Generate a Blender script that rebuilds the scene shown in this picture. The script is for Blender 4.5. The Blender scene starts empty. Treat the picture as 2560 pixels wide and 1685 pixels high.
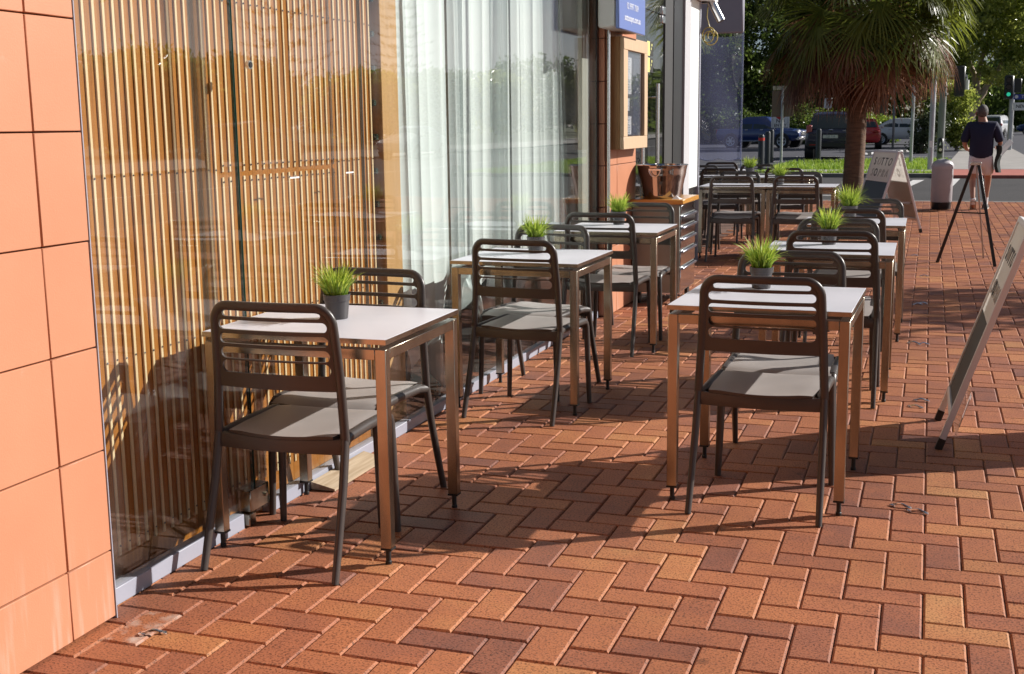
import bpy, bmesh, math, random
import numpy as np
from mathutils import Vector, Matrix
R = math.radians
random.seed(7); rng = np.random.default_rng(7)
S = bpy.context.scene
COL = S.collection

# ------------------------------------------------------------------ camera
CAM_F, CAM_PITCH, CAM_YAW, CAM_ROLL, CAM_H = 3032.57, 0.1738, 0.3302, -0.0121, 1.395
cam = bpy.data.objects.new('camera', bpy.data.cameras.new('camera')); COL.objects.link(cam)
cam.data.sensor_fit = 'HORIZONTAL'; cam.data.sensor_width = 36.0
cam.data.lens = CAM_F / 2560 * 36.0
cam.data.clip_start = 0.05; cam.data.clip_end = 2000
cy_, sy_ = math.cos(CAM_YAW), math.sin(CAM_YAW)
fwd = Vector((-sy_*math.cos(CAM_PITCH), cy_*math.cos(CAM_PITCH), -math.sin(CAM_PITCH)))
rgt = Vector((cy_, sy_, 0)); upv = rgt.cross(fwd)
cr, sr = math.cos(CAM_ROLL), math.sin(CAM_ROLL)
r2 = cr*rgt + sr*upv; u2 = -sr*rgt + cr*upv
cam.matrix_world = Matrix(((r2.x, u2.x, -fwd.x, 0), (r2.y, u2.y, -fwd.y, 0), (r2.z, u2.z, -fwd.z, CAM_H), (0, 0, 0, 1)))
S.camera = cam
cam.data.dof.use_dof = True; cam.data.dof.focus_distance = 5.2; cam.data.dof.aperture_fstop = 15.0

# ------------------------------------------------------------------ light
SUN_EL, SUN_AZ = R(29.4), R(90 - 32.7)      # azimuth measured clockwise from +Y
sdir = Vector((math.sin(SUN_AZ)*math.cos(SUN_EL), math.cos(SUN_AZ)*math.cos(SUN_EL), math.sin(SUN_EL)))
sun = bpy.data.objects.new('sun', bpy.data.lights.new('sun', 'SUN')); COL.objects.link(sun)
sun.data.energy = 5.0; sun.data.angle = R(0.53); sun.data.color = (1.0, 0.955, 0.90)
sun.rotation_euler = sdir.to_track_quat('Z', 'Y').to_euler()
sun.location = (20, 12, 20)
world = bpy.data.worlds.new('World'); S.world = world; world.use_nodes = True
wn, wl = world.node_tree.nodes, world.node_tree.links
bg = wn['Background']; bg.inputs['Strength'].default_value = 0.05
sky = wn.new('ShaderNodeTexSky'); sky.sky_type = 'NISHITA'; sky.sun_disc = False
sky.sun_elevation = SUN_EL; sky.sun_rotation = SUN_AZ; sky.altitude = 20; sky.dust_density = 1.0; sky.air_density = 0.65
tc = wn.new('ShaderNodeTexCoord')
mp = wn.new('ShaderNodeMapping'); mp.inputs['Scale'].default_value = (1, 1, 3.2)
nz = wn.new('ShaderNodeTexNoise'); nz.inputs['Scale'].default_value = 3.4; nz.inputs['Detail'].default_value = 7
rp = wn.new('ShaderNodeValToRGB'); rp.color_ramp.elements[0].position = 0.47; rp.color_ramp.elements[1].position = 0.62
mx = wn.new('ShaderNodeMixRGB'); mx.inputs['Color2'].default_value = (3.6, 3.7, 3.9, 1)
# bright cloud bank low over the street side, where the sun stands
sx = wn.new('ShaderNodeSeparateXYZ'); fx = wn.new('ShaderNodeMapRange'); fz = wn.new('ShaderNodeMapRange'); fm = wn.new('ShaderNodeMath'); fm.operation = 'MULTIPLY'
fx.inputs['From Min'].default_value = 0.05; fx.inputs['From Max'].default_value = 0.5
fz.inputs['From Min'].default_value = 0.42; fz.inputs['From Max'].default_value = 0.18
mb_ = wn.new('ShaderNodeMixRGB'); mb_.inputs['Color1'].default_value = mx.inputs['Color2'].default_value; mb_.inputs['Color2'].default_value = (15, 14.6, 15.2, 1)
wl.new(tc.outputs['Generated'], sx.inputs[0]); wl.new(sx.outputs['X'], fx.inputs['Value']); wl.new(sx.outputs['Z'], fz.inputs['Value'])
wl.new(fx.outputs['Result'], fm.inputs[0]); wl.new(fz.outputs['Result'], fm.inputs[1]); wl.new(fm.outputs[0], mb_.inputs['Fac']); wl.new(mb_.outputs['Color'], mx.inputs['Color2'])
wl.new(tc.outputs['Generated'], mp.inputs['Vector']); wl.new(mp.outputs['Vector'], nz.inputs['Vector'])
wl.new(nz.outputs['Fac'], rp.inputs['Fac']); wl.new(rp.outputs['Color'], mx.inputs['Fac'])
wl.new(sky.outputs['Color'], mx.inputs['Color1']); wl.new(mx.outputs['Color'], bg.inputs['Color'])
vs = S.view_settings
vs.view_transform = 'Standard'; vs.look = 'None'; vs.gamma = 1.0; vs.use_curve_mapping = False
vs.exposure = 0.46
cyc = S.cycles
cyc.max_bounces = 8; cyc.transparent_max_bounces = 16; cyc.caustics_reflective = False; cyc.caustics_refractive = False

# ------------------------------------------------------------------ materials
MATS = {}
def mat(name, col, rough=0.6, metal=0.0, var=0.0, vscale=6.0, bump=0.0, bscale=60.0, spec=0.5, coords='Object', stretch=(1, 1, 1), alpha=None, detail=4.0):
    if name in MATS: return MATS[name]
    m = bpy.data.materials.new(name); m.use_nodes = True
    n, l = m.node_tree.nodes, m.node_tree.links
    b = n['Principled BSDF']
    b.inputs['Base Color'].default_value = (*col, 1); b.inputs['Roughness'].default_value = rough
    b.inputs['Metallic'].default_value = metal; b.inputs['Specular IOR Level'].default_value = spec
    if var or bump:
        t = n.new('ShaderNodeTexCoord'); p = n.new('ShaderNodeMapping'); p.inputs['Scale'].default_value = stretch
        l.new(t.outputs[coords], p.inputs['Vector'])
    if var:
        z = n.new('ShaderNodeTexNoise'); z.inputs['Scale'].default_value = vscale; z.inputs['Detail'].default_value = detail
        l.new(p.outputs['Vector'], z.inputs['Vector'])
        r = n.new('ShaderNodeMapRange'); r.inputs['From Min'].default_value = 0.3; r.inputs['From Max'].default_value = 0.7
        r.inputs['To Min'].default_value = 1 - var; r.inputs['To Max'].default_value = 1 + var
        l.new(z.outputs['Fac'], r.inputs['Value'])
        h = n.new('ShaderNodeVectorMath'); h.operation = 'SCALE'; h.inputs[0].default_value = col
        l.new(r.outputs['Result'], h.inputs['Scale']); l.new(h.outputs['Vector'], b.inputs['Base Color'])
        r2_ = n.new('ShaderNodeMapRange'); r2_.inputs['To Min'].default_value = max(0.02, rough*0.8); r2_.inputs['To Max'].default_value = min(1, rough*1.2)
        l.new(z.outputs['Fac'], r2_.inputs['Value']); l.new(r2_.outputs['Result'], b.inputs['Roughness'])
    if bump:
        z2 = n.new('ShaderNodeTexNoise'); z2.inputs['Scale'].default_value = bscale; z2.inputs['Detail'].default_value = 3
        l.new(p.outputs['Vector'], z2.inputs['Vector'])
        bp = n.new('ShaderNodeBump'); bp.inputs['Strength'].default_value = bump; bp.inputs['Distance'].default_value = 0.01
        l.new(z2.outputs['Fac'], bp.inputs['Height']); l.new(bp.outputs['Normal'], b.inputs['Normal'])
    MATS[name] = m
    return m

def wood(name, light, dark, rough=0.5, axis=2, scale=5.0, spec=0.4):
    """Timber with long grain along the axis (0 x, 1 y, 2 z), and a little tone change from board to board."""
    if name in MATS: return MATS[name]
    m = bpy.data.materials.new(name); m.use_nodes = True
    n, l = m.node_tree.nodes, m.node_tree.links; b = n['Principled BSDF']
    b.inputs['Roughness'].default_value = rough; b.inputs['Specular IOR Level'].default_value = spec
    t = n.new('ShaderNodeTexCoord'); p = n.new('ShaderNodeMapping')
    sc = [14, 14, 14]; sc[axis] = 0.8; p.inputs['Scale'].default_value = sc
    z = n.new('ShaderNodeTexNoise'); z.inputs['Scale'].default_value = scale; z.inputs['Detail'].default_value = 6
    r = n.new('ShaderNodeValToRGB')
    r.color_ramp.elements[0].position = 0.3; r.color_ramp.elements[0].color = (*dark, 1)
    r.color_ramp.elements[1].position = 0.7; r.color_ramp.elements[1].color = (*light, 1)
    l.new(t.outputs['Object'], p.inputs['Vector']); l.new(p.outputs['Vector'], z.inputs['Vector'])
    l.new(z.outputs['Fac'], r.inputs['Fac']); l.new(r.outputs['Color'], b.inputs['Base Color'])
    MATS[name] = m
    return m

def glass_mat(name, tint=(0.9, 0.96, 0.93), f0=0.045, rough=0.0, haze=0.0, fwd_scatter=False, hazecol=(0.6, 0.65, 0.75), wave=0.0, streak=0.0):
    """Thin pane: transparent, with a Schlick mirror on each face (plus a film of dust when haze > 0)."""
    if name in MATS: return MATS[name]
    m = bpy.data.materials.new(name); m.use_nodes = True
    n, l = m.node_tree.nodes, m.node_tree.links
    n.remove(n['Principled BSDF']); out = n['Material Output']
    g = n.new('ShaderNodeNewGeometry')
    d = n.new('ShaderNodeVectorMath'); d.operation = 'DOT_PRODUCT'
    l.new(g.outputs['Incoming'], d.inputs[0]); l.new(g.outputs['Normal'], d.inputs[1])
    a = n.new('ShaderNodeMath'); a.operation = 'ABSOLUTE'; l.new(d.outputs['Value'], a.inputs[0])
    s = n.new('ShaderNodeMath'); s.operation = 'SUBTRACT'; s.inputs[0].default_value = 1; l.new(a.outputs[0], s.inputs[1])
    pw = n.new('ShaderNodeMath'); pw.operation = 'POWER'; l.new(s.outputs[0], pw.inputs[0]); pw.inputs[1].default_value = 5
    ma = n.new('ShaderNodeMath'); ma.operation = 'MULTIPLY_ADD'; l.new(pw.outputs[0], ma.inputs[0])
    ma.inputs[1].default_value = 1 - f0; ma.inputs[2].default_value = f0
    tr = n.new('ShaderNodeBsdfTransparent'); tr.inputs['Color'].default_value = (*tint, 1)
    gl = n.new('ShaderNodeBsdfGlossy'); gl.inputs['Roughness'].default_value = rough
    if wave:
        t = n.new('ShaderNodeTexCoord'); z = n.new('ShaderNodeTexNoise'); z.inputs['Scale'].default_value = 1.6; z.inputs['Detail'].default_value = 1
        l.new(t.outputs['Object'], z.inputs['Vector'])
        bp = n.new('ShaderNodeBump'); bp.inputs['Strength'].default_value = wave; bp.inputs['Distance'].default_value = 0.05
        l.new(z.outputs['Fac'], bp.inputs['Height']); l.new(bp.outputs['Normal'], gl.inputs['Normal'])
    base = tr.outputs[0]
    if haze:
        df = n.new('ShaderNodeBsdfTranslucent' if fwd_scatter else 'ShaderNodeBsdfDiffuse'); df.inputs['Color'].default_value = (*hazecol, 1)
        mh = n.new('ShaderNodeMixShader'); mh.inputs[0].default_value = haze
        if streak:
            t2 = n.new('ShaderNodeTexCoord'); p2 = n.new('ShaderNodeMapping'); p2.inputs['Scale'].default_value = (1, 1, 0.25)
            z2 = n.new('ShaderNodeTexNoise'); z2.inputs['Scale'].default_value = 9; z2.inputs['Detail'].default_value = 8
            l.new(t2.outputs['Object'], p2.inputs['Vector']); l.new(p2.outputs['Vector'], z2.inputs['Vector'])
            mr = n.new('ShaderNodeMapRange'); mr.inputs['From Min'].default_value = 0.45; mr.inputs['From Max'].default_value = 0.8
            mr.inputs['To Min'].default_value = haze*0.4; mr.inputs['To Max'].default_value = haze + streak
            l.new(z2.outputs['Fac'], mr.inputs['Value']); l.new(mr.outputs['Result'], mh.inputs[0])
        l.new(tr.outputs[0], mh.inputs[1]); l.new(df.outputs[0], mh.inputs[2]); base = mh.outputs[0]
    mi = n.new('ShaderNodeMixShader'); l.new(ma.outputs[0], mi.inputs[0]); l.new(base, mi.inputs[1]); l.new(gl.outputs[0], mi.inputs[2])
    l.new(mi.outputs[0], out.inputs['Surface'])
    MATS[name] = m
    return m

def leaf_mat(name, c1, c2, rough=0.4, trans=0.35, scale=1.2, spec=0.5):
    if name in MATS: return MATS[name]
    m = bpy.data.materials.new(name); m.use_nodes = True
    n, l = m.node_tree.nodes, m.node_tree.links; b = n['Principled BSDF']; out = n['Material Output']
    b.inputs['Roughness'].default_value = rough; b.inputs['Specular IOR Level'].default_value = spec
    at = n.new('ShaderNodeAttribute'); at.attribute_name = 'tone'
    r = n.new('ShaderNodeValToRGB'); r.color_ramp.elements[0].color = (*c1, 1); r.color_ramp.elements[1].color = (*c2, 1)
    l.new(at.outputs['Fac'], r.inputs['Fac']); l.new(r.outputs['Color'], b.inputs['Base Color'])
    t = n.new('ShaderNodeBsdfTranslucent'); l.new(r.outputs['Color'], t.inputs['Color'])
    mi = n.new('ShaderNodeMixShader'); mi.inputs[0].default_value = trans
    l.new(b.outputs[0], mi.inputs[1]); l.new(t.outputs[0], mi.inputs[2]); l.new(mi.outputs[0], out.inputs['Surface'])
    MATS[name] = m
    return m

def brick_mat():
    m = bpy.data.materials.new('clay_paver'); m.use_nodes = True
    n, l = m.node_tree.nodes, m.node_tree.links; b = n['Principled BSDF']
    b.inputs['Specular IOR Level'].default_value = 0.35
    at = n.new('ShaderNodeAttribute'); at.attribute_name = 'tone'
    r = n.new('ShaderNodeValToRGB'); cr_ = r.color_ramp; cr_.interpolation = 'LINEAR'
    cols = [(0.0, (0.185, 0.075, 0.054)), (0.2, (0.250, 0.094, 0.058)), (0.45, (0.360, 0.128, 0.063)), (0.7, (0.435, 0.162, 0.070)), (0.88, (0.480, 0.203, 0.082)), (1.0, (0.50, 0.235, 0.095))]
    cr_.elements[0].position = 0; cr_.elements[0].color = (*cols[0][1], 1)
    cr_.elements[1].position = 1; cr_.elements[1].color = (*cols[-1][1], 1)
    for p, c in cols[1:-1]:
        e = cr_.elements.new(p); e.color = (*c, 1)
    t = n.new('ShaderNodeTexCoord')
    z0 = n.new('ShaderNodeTexNoise'); z0.inputs['Scale'].default_value = 7; z0.inputs['Detail'].default_value = 5
    l.new(t.outputs['Object'], z0.inputs['Vector'])
    ad = n.new('ShaderNodeMath'); ad.operation = 'MULTIPLY_ADD'; l.new(z0.outputs['Fac'], ad.inputs[0]); ad.inputs[1].default_value = 0.55; 
    sb = n.new('ShaderNodeMath'); sb.operation = 'SUBTRACT'; l.new(at.outputs['Fac'], sb.inputs[0]); sb.inputs[1].default_value = 0.275
    l.new(sb.outputs[0], ad.inputs[2]); l.new(ad.outputs[0], r.inputs['Fac'])
    z = n.new('ShaderNodeTexNoise'); z.inputs['Scale'].default_value = 150; z.inputs['Detail'].default_value = 4
    l.new(t.outputs['Object'], z.inputs['Vector'])
    sp = n.new('ShaderNodeMapRange'); sp.inputs['From Min'].default_value = 0.36; sp.inputs['From Max'].default_value = 0.5
    sp.inputs['To Min'].default_value = 0.36; sp.inputs['To Max'].default_value = 1.0; l.new(z.outputs['Fac'], sp.inputs['Value'])
    sc = n.new('ShaderNodeVectorMath'); sc.operation = 'SCALE'; l.new(r.outputs['Color'], sc.inputs[0]); l.new(sp.outputs['Result'], sc.inputs['Scale'])
    # worn grime in broad patches
    z3 = n.new('ShaderNodeTexNoise'); z3.inputs['Scale'].default_value = 1.1; z3.inputs['Detail'].default_value = 6
    l.new(t.outputs['Object'], z3.inputs['Vector'])
    g = n.new('ShaderNodeMapRange'); g.inputs['From Min'].default_value = 0.35; g.inputs['From Max'].default_value = 0.65
    g.inputs['To Min'].default_value = 0.82; g.inputs['To Max'].default_value = 1.08; l.new(z3.outputs['Fac'], g.inputs['Value'])
    s2 = n.new('ShaderNodeVectorMath'); s2.operation = 'SCALE'; l.new(sc.outputs['Vector'], s2.inputs[0]); l.new(g.outputs['Result'], s2.inputs['Scale'])
    # old gum and drip spots
    vo = n.new('ShaderNodeTexVoronoi'); vo.inputs['Scale'].default_value = 3.1; vo.inputs['Randomness'].default_value = 1
    l.new(t.outputs['Object'], vo.inputs['Vector'])
    zj = n.new('ShaderNodeTexNoise'); zj.inputs['Scale'].default_value = 40; l.new(t.outputs['Object'], zj.inputs['Vector'])
    dj = n.new('ShaderNodeMath'); dj.operation = 'MULTIPLY_ADD'; l.new(zj.outputs['Fac'], dj.inputs[0]); dj.inputs[1].default_value = 0.05; l.new(vo.outputs['Distance'], dj.inputs[2])
    gs = n.new('ShaderNodeMapRange'); gs.inputs['From Min'].default_value = 0.060; gs.inputs['From Max'].default_value = 0.085; gs.inputs['To Min'].default_value = 0.62; gs.inputs['To Max'].default_value = 1.0
    l.new(dj.outputs[0], gs.inputs['Value'])
    s3 = n.new('ShaderNodeVectorMath'); s3.operation = 'SCALE'; l.new(s2.outputs['Vector'], s3.inputs[0]); l.new(gs.outputs['Result'], s3.inputs['Scale']); s2 = s3
    # mortar splash left on one brick
    st = n.new('ShaderNodeAttribute'); st.attribute_name = 'splash'
    z4 = n.new('ShaderNodeTexNoise'); z4.inputs['Scale'].default_value = 22; z4.inputs['Detail'].default_value = 8
    l.new(t.outputs['Object'], z4.inputs['Vector'])
    m4 = n.new('ShaderNodeMapRange'); m4.inputs['From Min'].default_value = 0.47; m4.inputs['From Max'].default_value = 0.8; l.new(z4.outputs['Fac'], m4.inputs['Value'])
    mu = n.new('ShaderNodeMath'); mu.operation = 'MULTIPLY'; l.new(m4.outputs['Result'], mu.inputs[0]); l.new(st.outputs['Fac'], mu.inputs[1])
    mxc = n.new('ShaderNodeMixRGB'); mxc.inputs['Color2'].default_value = (0.50, 0.40, 0.34, 1)
    l.new(mu.outputs[0], mxc.inputs['Fac']); l.new(s2.outputs['Vector'], mxc.inputs['Color1']); l.new(mxc.outputs['Color'], b.inputs['Base Color'])
    b.inputs['Roughness'].default_value = 0.62
    bp = n.new('ShaderNodeBump'); bp.inputs['Strength'].default_value = 0.25; bp.inputs['Distance'].default_value = 0.004
    z5 = n.new('ShaderNodeTexNoise'); z5.inputs['Scale'].default_value = 180; z5.inputs['Detail'].default_value = 4
    l.new(t.outputs['Object'], z5.inputs['Vector']); l.new(z5.outputs['Fac'], bp.inputs['Height']); l.new(bp.outputs['Normal'], b.inputs['Normal'])
    return m

SEATPL = mat('lit_seat_plastic', (0.35, 0.318, 0.30), 0.42, var=0.06, vscale=7, bump=0.05, bscale=400)  # chair plastic made paler so the seat tops look sunlit
def weather_tiles(m):
    """Pale dust and rain streaks on the lowest course of tiles, a few scuffs above it."""
    n, l = m.node_tree.nodes, m.node_tree.links; b = n['Principled BSDF']; src = b.inputs['Base Color'].links[0].from_socket
    t = n.new('ShaderNodeTexCoord'); sp = n.new('ShaderNodeSeparateXYZ'); l.new(t.outputs['Object'], sp.inputs[0])
    h = n.new('ShaderNodeMapRange'); h.inputs['From Min'].default_value = .34; h.inputs['From Max'].default_value = .02; l.new(sp.outputs['Z'], h.inputs['Value'])
    p = n.new('ShaderNodeMapping'); p.inputs['Scale'].default_value = (1, 26, 2.2); l.new(t.outputs['Object'], p.inputs['Vector'])
    z = n.new('ShaderNodeTexNoise'); z.inputs['Scale'].default_value = 2.0; z.inputs['Detail'].default_value = 7; l.new(p.outputs['Vector'], z.inputs['Vector'])
    r = n.new('ShaderNodeMapRange'); r.inputs['From Min'].default_value = .50; r.inputs['From Max'].default_value = .72; r.inputs['To Max'].default_value = .55; l.new(z.outputs['Fac'], r.inputs['Value'])
    f = n.new('ShaderNodeMath'); f.operation = 'MULTIPLY'; l.new(h.outputs['Result'], f.inputs[0]); l.new(r.outputs['Result'], f.inputs[1])
    z2 = n.new('ShaderNodeTexNoise'); z2.inputs['Scale'].default_value = 5; z2.inputs['Detail'].default_value = 10; z2.inputs['Roughness'].default_value = .7; l.new(t.outputs['Object'], z2.inputs['Vector'])
    r2_ = n.new('ShaderNodeMapRange'); r2_.inputs['From Min'].default_value = .62; r2_.inputs['From Max'].default_value = .75; r2_.inputs['To Max'].default_value = .30; l.new(z2.outputs['Fac'], r2_.inputs['Value'])
    mx_ = n.new('ShaderNodeMath'); mx_.operation = 'MAXIMUM'; l.new(f.outputs[0], mx_.inputs[0]); l.new(r2_.outputs['Result'], mx_.inputs[1])
    c = n.new('ShaderNodeMixRGB'); c.inputs['Color2'].default_value = (.60,.42,.34,1); l.new(mx_.outputs[0], c.inputs['Fac']); l.new(src, c.inputs['Color1']); l.new(c.outputs['Color'], b.inputs['Base Color'])
PLASTIC = mat('taupe_plastic', (0.060, 0.050, 0.045), 0.36, var=0.06, vscale=9, bump=0.05, bscale=400)  # the same chair plastic, darkened so backs and frames look shaded
WHITE_TOP = mat('white_laminate', (0.61, 0.61, 0.66), 0.36, var=0.06, vscale=3.5, detail=8)
STEEL = mat('brushed_steel', (0.42, 0.375, 0.30), 0.25, 1.0, var=0.28, vscale=9, stretch=(1, 1, 0.35))
STEEL_POL = mat('polished_steel', (0.46, 0.44, 0.43), 0.06, 1.0)
CHROME = mat('satin_chrome', (0.75, 0.75, 0.76), 0.2, 1.0)
RUBBER = mat('black_rubber', (0.012, 0.012, 0.012), 0.5)
BLACK = mat('black_paint', (0.014, 0.014, 0.016), 0.35)
DARKMET = mat('dark_frame_paint', (0.02, 0.021, 0.023), 0.4)
TERRA = mat('terracotta_tile', (0.535, 0.235, 0.132), 0.42, var=0.035, vscale=3.0, bump=0.08, bscale=250)
TERRA_GAP = mat('terracotta_joint_backing', (0.20, 0.065, 0.04), 0.8)
weather_tiles(TERRA)
ALU = mat('white_aluminium', (0.33, 0.34, 0.40), 0.42, var=0.05, vscale=5)
WHITE_PAINT = mat('white_paint', (0.74, 0.73, 0.72), 0.5)
POT = mat('grey_plastic_pot', (0.066, 0.062, 0.064), 0.45)
GRASSBLADE = leaf_mat('plastic_grass_blade', (0.14, 0.27, 0.022), (0.64, 0.72, 0.12), 0.35, 0.45)
SLAT = wood('pale_batten', (0.82, 0.65, 0.41), (0.74, 0.55, 0.31), 0.5)
BOARD = wood('brown_lining_board', (0.46, 0.180, 0.033), (0.31, 0.110, 0.018), 0.40)
JAMB = wood('oak_jamb', (0.62, 0.36, 0.15), (0.52, 0.29, 0.11), 0.5)
OAK = wood('oak_frame', (0.62, 0.46, 0.31), (0.52, 0.36, 0.22), 0.5)
COUNTER = wood('varnished_timber', (0.62, 0.32, 0.08), (0.50, 0.23, 0.05), 0.22, axis=0)
GREYWOOD = wood('weathered_timber', (0.50, 0.40, 0.28), (0.33, 0.24, 0.15), 0.75, axis=1)
GLASS = glass_mat('shop_glass', (0.972, 0.986, 0.976), 0.064, haze=0.002, hazecol=(0.8, 0.8, 0.8), streak=0.03, wave=0.02)
GLASS_EDGE = mat('green_glass_edge', (0.01, 0.05, 0.04), 0.15)
CURTAIN_BEIGE = mat('beige_inner_wall', (0.80, 0.79, 0.72), 0.7)
RENDER = mat('grey_render', (0.46, 0.46, 0.48), 0.85, var=0.08, vscale=50, bump=0.4, bscale=120)
DARKROOM = mat('dark_interior', (0.03, 0.028, 0.026), 0.8)
ASPHALT = mat('asphalt', (0.036, 0.033, 0.034), 0.85, var=0.16, vscale=0.6, bump=0.5, bscale=90, detail=8)
ASPHALT2 = mat('car_park_asphalt', (0.052, 0.053, 0.068), 0.85, var=0.14, vscale=0.5, bump=0.5, bscale=90, detail=8)
CONCRETE = mat('concrete', (0.34, 0.32, 0.30), 0.85, var=0.14, vscale=1.5, bump=0.2, bscale=60)
KERB = mat('kerb_concrete', (0.20, 0.19, 0.18), 0.85, var=0.2, vscale=3)
REDRAMP = mat('red_ramp_concrete', (0.42, 0.13, 0.10), 0.8, var=0.12, vscale=4)
ROADPAINT = mat('road_paint', (0.62, 0.61, 0.60), 0.7, var=0.15, vscale=6)
LAWN = mat('lawn_soil', (0.17, 0.26, 0.03), 0.9, var=0.3, vscale=4)
SAND = mat('joint_sand', (0.15, 0.080, 0.055), 0.95)
GALV = mat('galvanised_pole', (0.42, 0.43, 0.45), 0.45, 0.6, var=0.1, vscale=8)
PAINTPOLE = mat('grey_painted_pole', (0.20, 0.20, 0.20), 0.5, var=0.1, vscale=5)

# ------------------------------------------------------------------ geometry helpers
class MB:
    """Collects shapes; build() links them as ONE mesh object."""
    def __init__(s): s.v = []; s.f = []; s.m = []; s.M = Matrix()
    def add(s, verts, faces, mi=0):
        o = len(s.v); s.v += [s.M @ Vector(p) for p in verts]
        s.f += [[i + o for i in f] for f in faces]; s.m += [mi]*len(faces); return s
    def box(s, x0, x1, y0, y1, z0, z1, mi=0, bev=0.0):
        if bev <= 0:
            v = [(x0,y0,z0),(x1,y0,z0),(x1,y1,z0),(x0,y1,z0),(x0,y0,z1),(x1,y0,z1),(x1,y1,z1),(x0,y1,z1)]
            return s.add(v, [(0,3,2,1),(4,5,6,7),(0,1,5,4),(1,2,6,5),(2,3,7,6),(3,0,4,7)], mi)
        bm = bmesh.new(); bmesh.ops.create_cube(bm, size=1)
        for q in bm.verts: q.co = Vector(((x0+x1)/2+q.co.x*(x1-x0), (y0+y1)/2+q.co.y*(y1-y0), (z0+z1)/2+q.co.z*(z1-z0)))
        b = min(bev, .49*min(x1-x0, y1-y0, z1-z0))
        bmesh.ops.bevel(bm, geom=bm.edges[:], offset=b, segments=1, affect='EDGES', profile=.5)
        bm.verts.index_update()
        s.add([q.co.copy() for q in bm.verts], [[q.index for q in f.verts] for f in bm.faces], mi); bm.free(); return s
    def bar(s, a, b, w, h, mi=0, up=(0,0,1), bev=0.0):
        """Rectangular bar from a to b: w across, h along up."""
        a, b = Vector(a), Vector(b); d = (b-a); L = d.length; d.normalize(); upv = Vector(up)
        side = d.cross(upv)
        if side.length < 1e-4: side = d.cross(Vector((1,0,0)))
        side.normalize(); u = side.cross(d)
        old = s.M; s.M = old @ Matrix(((side.x,d.x,u.x,a.x),(side.y,d.y,u.y,a.y),(side.z,d.z,u.z,a.z),(0,0,0,1)))
        s.box(-w/2, w/2, 0, L, -h/2, h/2, mi, bev); s.M = old; return s
    def tube(s, pts, rad, n=10, mi=0, caps=True, sy=1.0, closed=False):
        pts = [Vector(p) for p in pts]; k = len(pts)
        rads = rad if isinstance(rad, (list, tuple)) else [rad]*k
        t0 = (pts[1]-pts[0]).normalized()
        nrm = t0.cross(Vector((0,0,1)))
        if nrm.length < 1e-3: nrm = t0.cross(Vector((1,0,0)))
        nrm.normalize(); V = []
        for i, p in enumerate(pts):
            if closed: t = (pts[(i+1) % k]-pts[i-1]).normalized()
            elif i == 0: t = t0
            elif i == k-1: t = (pts[-1]-pts[-2]).normalized()
            else: t = (pts[i+1]-pts[i-1]).normalized()
            nrm = (nrm - t*nrm.dot(t)).normalized(); bn = t.cross(nrm)
            for j in range(n):
                a = 2*math.pi*j/n; V.append(p + (nrm*math.cos(a) + bn*math.sin(a)*sy)*rads[i])
        F = []
        for i in range(k-1 + (1 if closed else 0)):
            for j in range(n):
                a, b = i*n+j, i*n+(j+1) % n; i2 = (i+1) % k
                F.append((a, b, i2*n+(j+1) % n, i2*n+j))
        if caps and not closed: F += [list(range(n))[::-1], [(k-1)*n+j for j in range(n)]]
        return s.add(V, F, mi)
    def lathe(s, prof, n=24, mi=0, cx=0, cy=0, cap0=True, cap1=True):
        V = []; k = len(prof)
        for r, z in prof:
            for j in range(n):
                a = 2*math.pi*j/n; V.append((cx+r*math.cos(a), cy+r*math.sin(a), z))
        F = [(i*n+j, i*n+(j+1) % n, (i+1)*n+(j+1) % n, (i+1)*n+j) for i in range(k-1) for j in range(n)]
        if cap0: F.append(list(range(n))[::-1])
        if cap1: F.append([(k-1)*n+j for j in range(n)])
        return s.add(V, F, mi)
    def prism(s, poly, y0, y1, mi=0, axis='y'):
        k = len(poly)
        if axis == 'y': V = [(a, y0, b) for a, b in poly] + [(a, y1, b) for a, b in poly]
        elif axis == 'x': V = [(y0, a, b) for a, b in poly] + [(y1, a, b) for a, b in poly]
        else: V = [(a, b, y0) for a, b in poly] + [(a, b, y1) for a, b in poly]
        F = [list(range(k))[::-1], [k+i for i in range(k)]] + [(i, (i+1) % k, k+(i+1) % k, k+i) for i in range(k)]
        return s.add(V, F, mi)
    def ball(s, c, rx, ry, rz, n=12, mi=0):
        prof = [(max(1e-4, math.sin(math.pi*i/n)), -math.cos(math.pi*i/n)) for i in range(n+1)]
        old = s.M; s.M = old @ Matrix.Translation(c) @ Matrix.Diagonal((rx, ry, rz, 1)); s.lathe(prof, max(12, n), mi, cap0=False, cap1=False); s.M = old; return s
    def mesh(s, name, mats, smooth=40):
        me = bpy.data.meshes.new(name); me.from_pydata([tuple(p) for p in s.v], [], s.f); me.update()
        bm = bmesh.new(); bm.from_mesh(me)
        bmesh.ops.recalc_face_normals(bm, faces=bm.faces[:]); bm.to_mesh(me); bm.free()
        for m in (mats if isinstance(mats, (list, tuple)) else [mats]): me.materials.append(m)
        me.polygons.foreach_set('material_index', s.m)
        if smooth:
            me.polygons.foreach_set('use_smooth', [True]*len(me.polygons)); me.set_sharp_from_angle(angle=R(smooth))
        return me
    def build(s, name, mats, parent=None, smooth=40):
        return obj(name, s.mesh(name, mats, smooth), parent)

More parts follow.
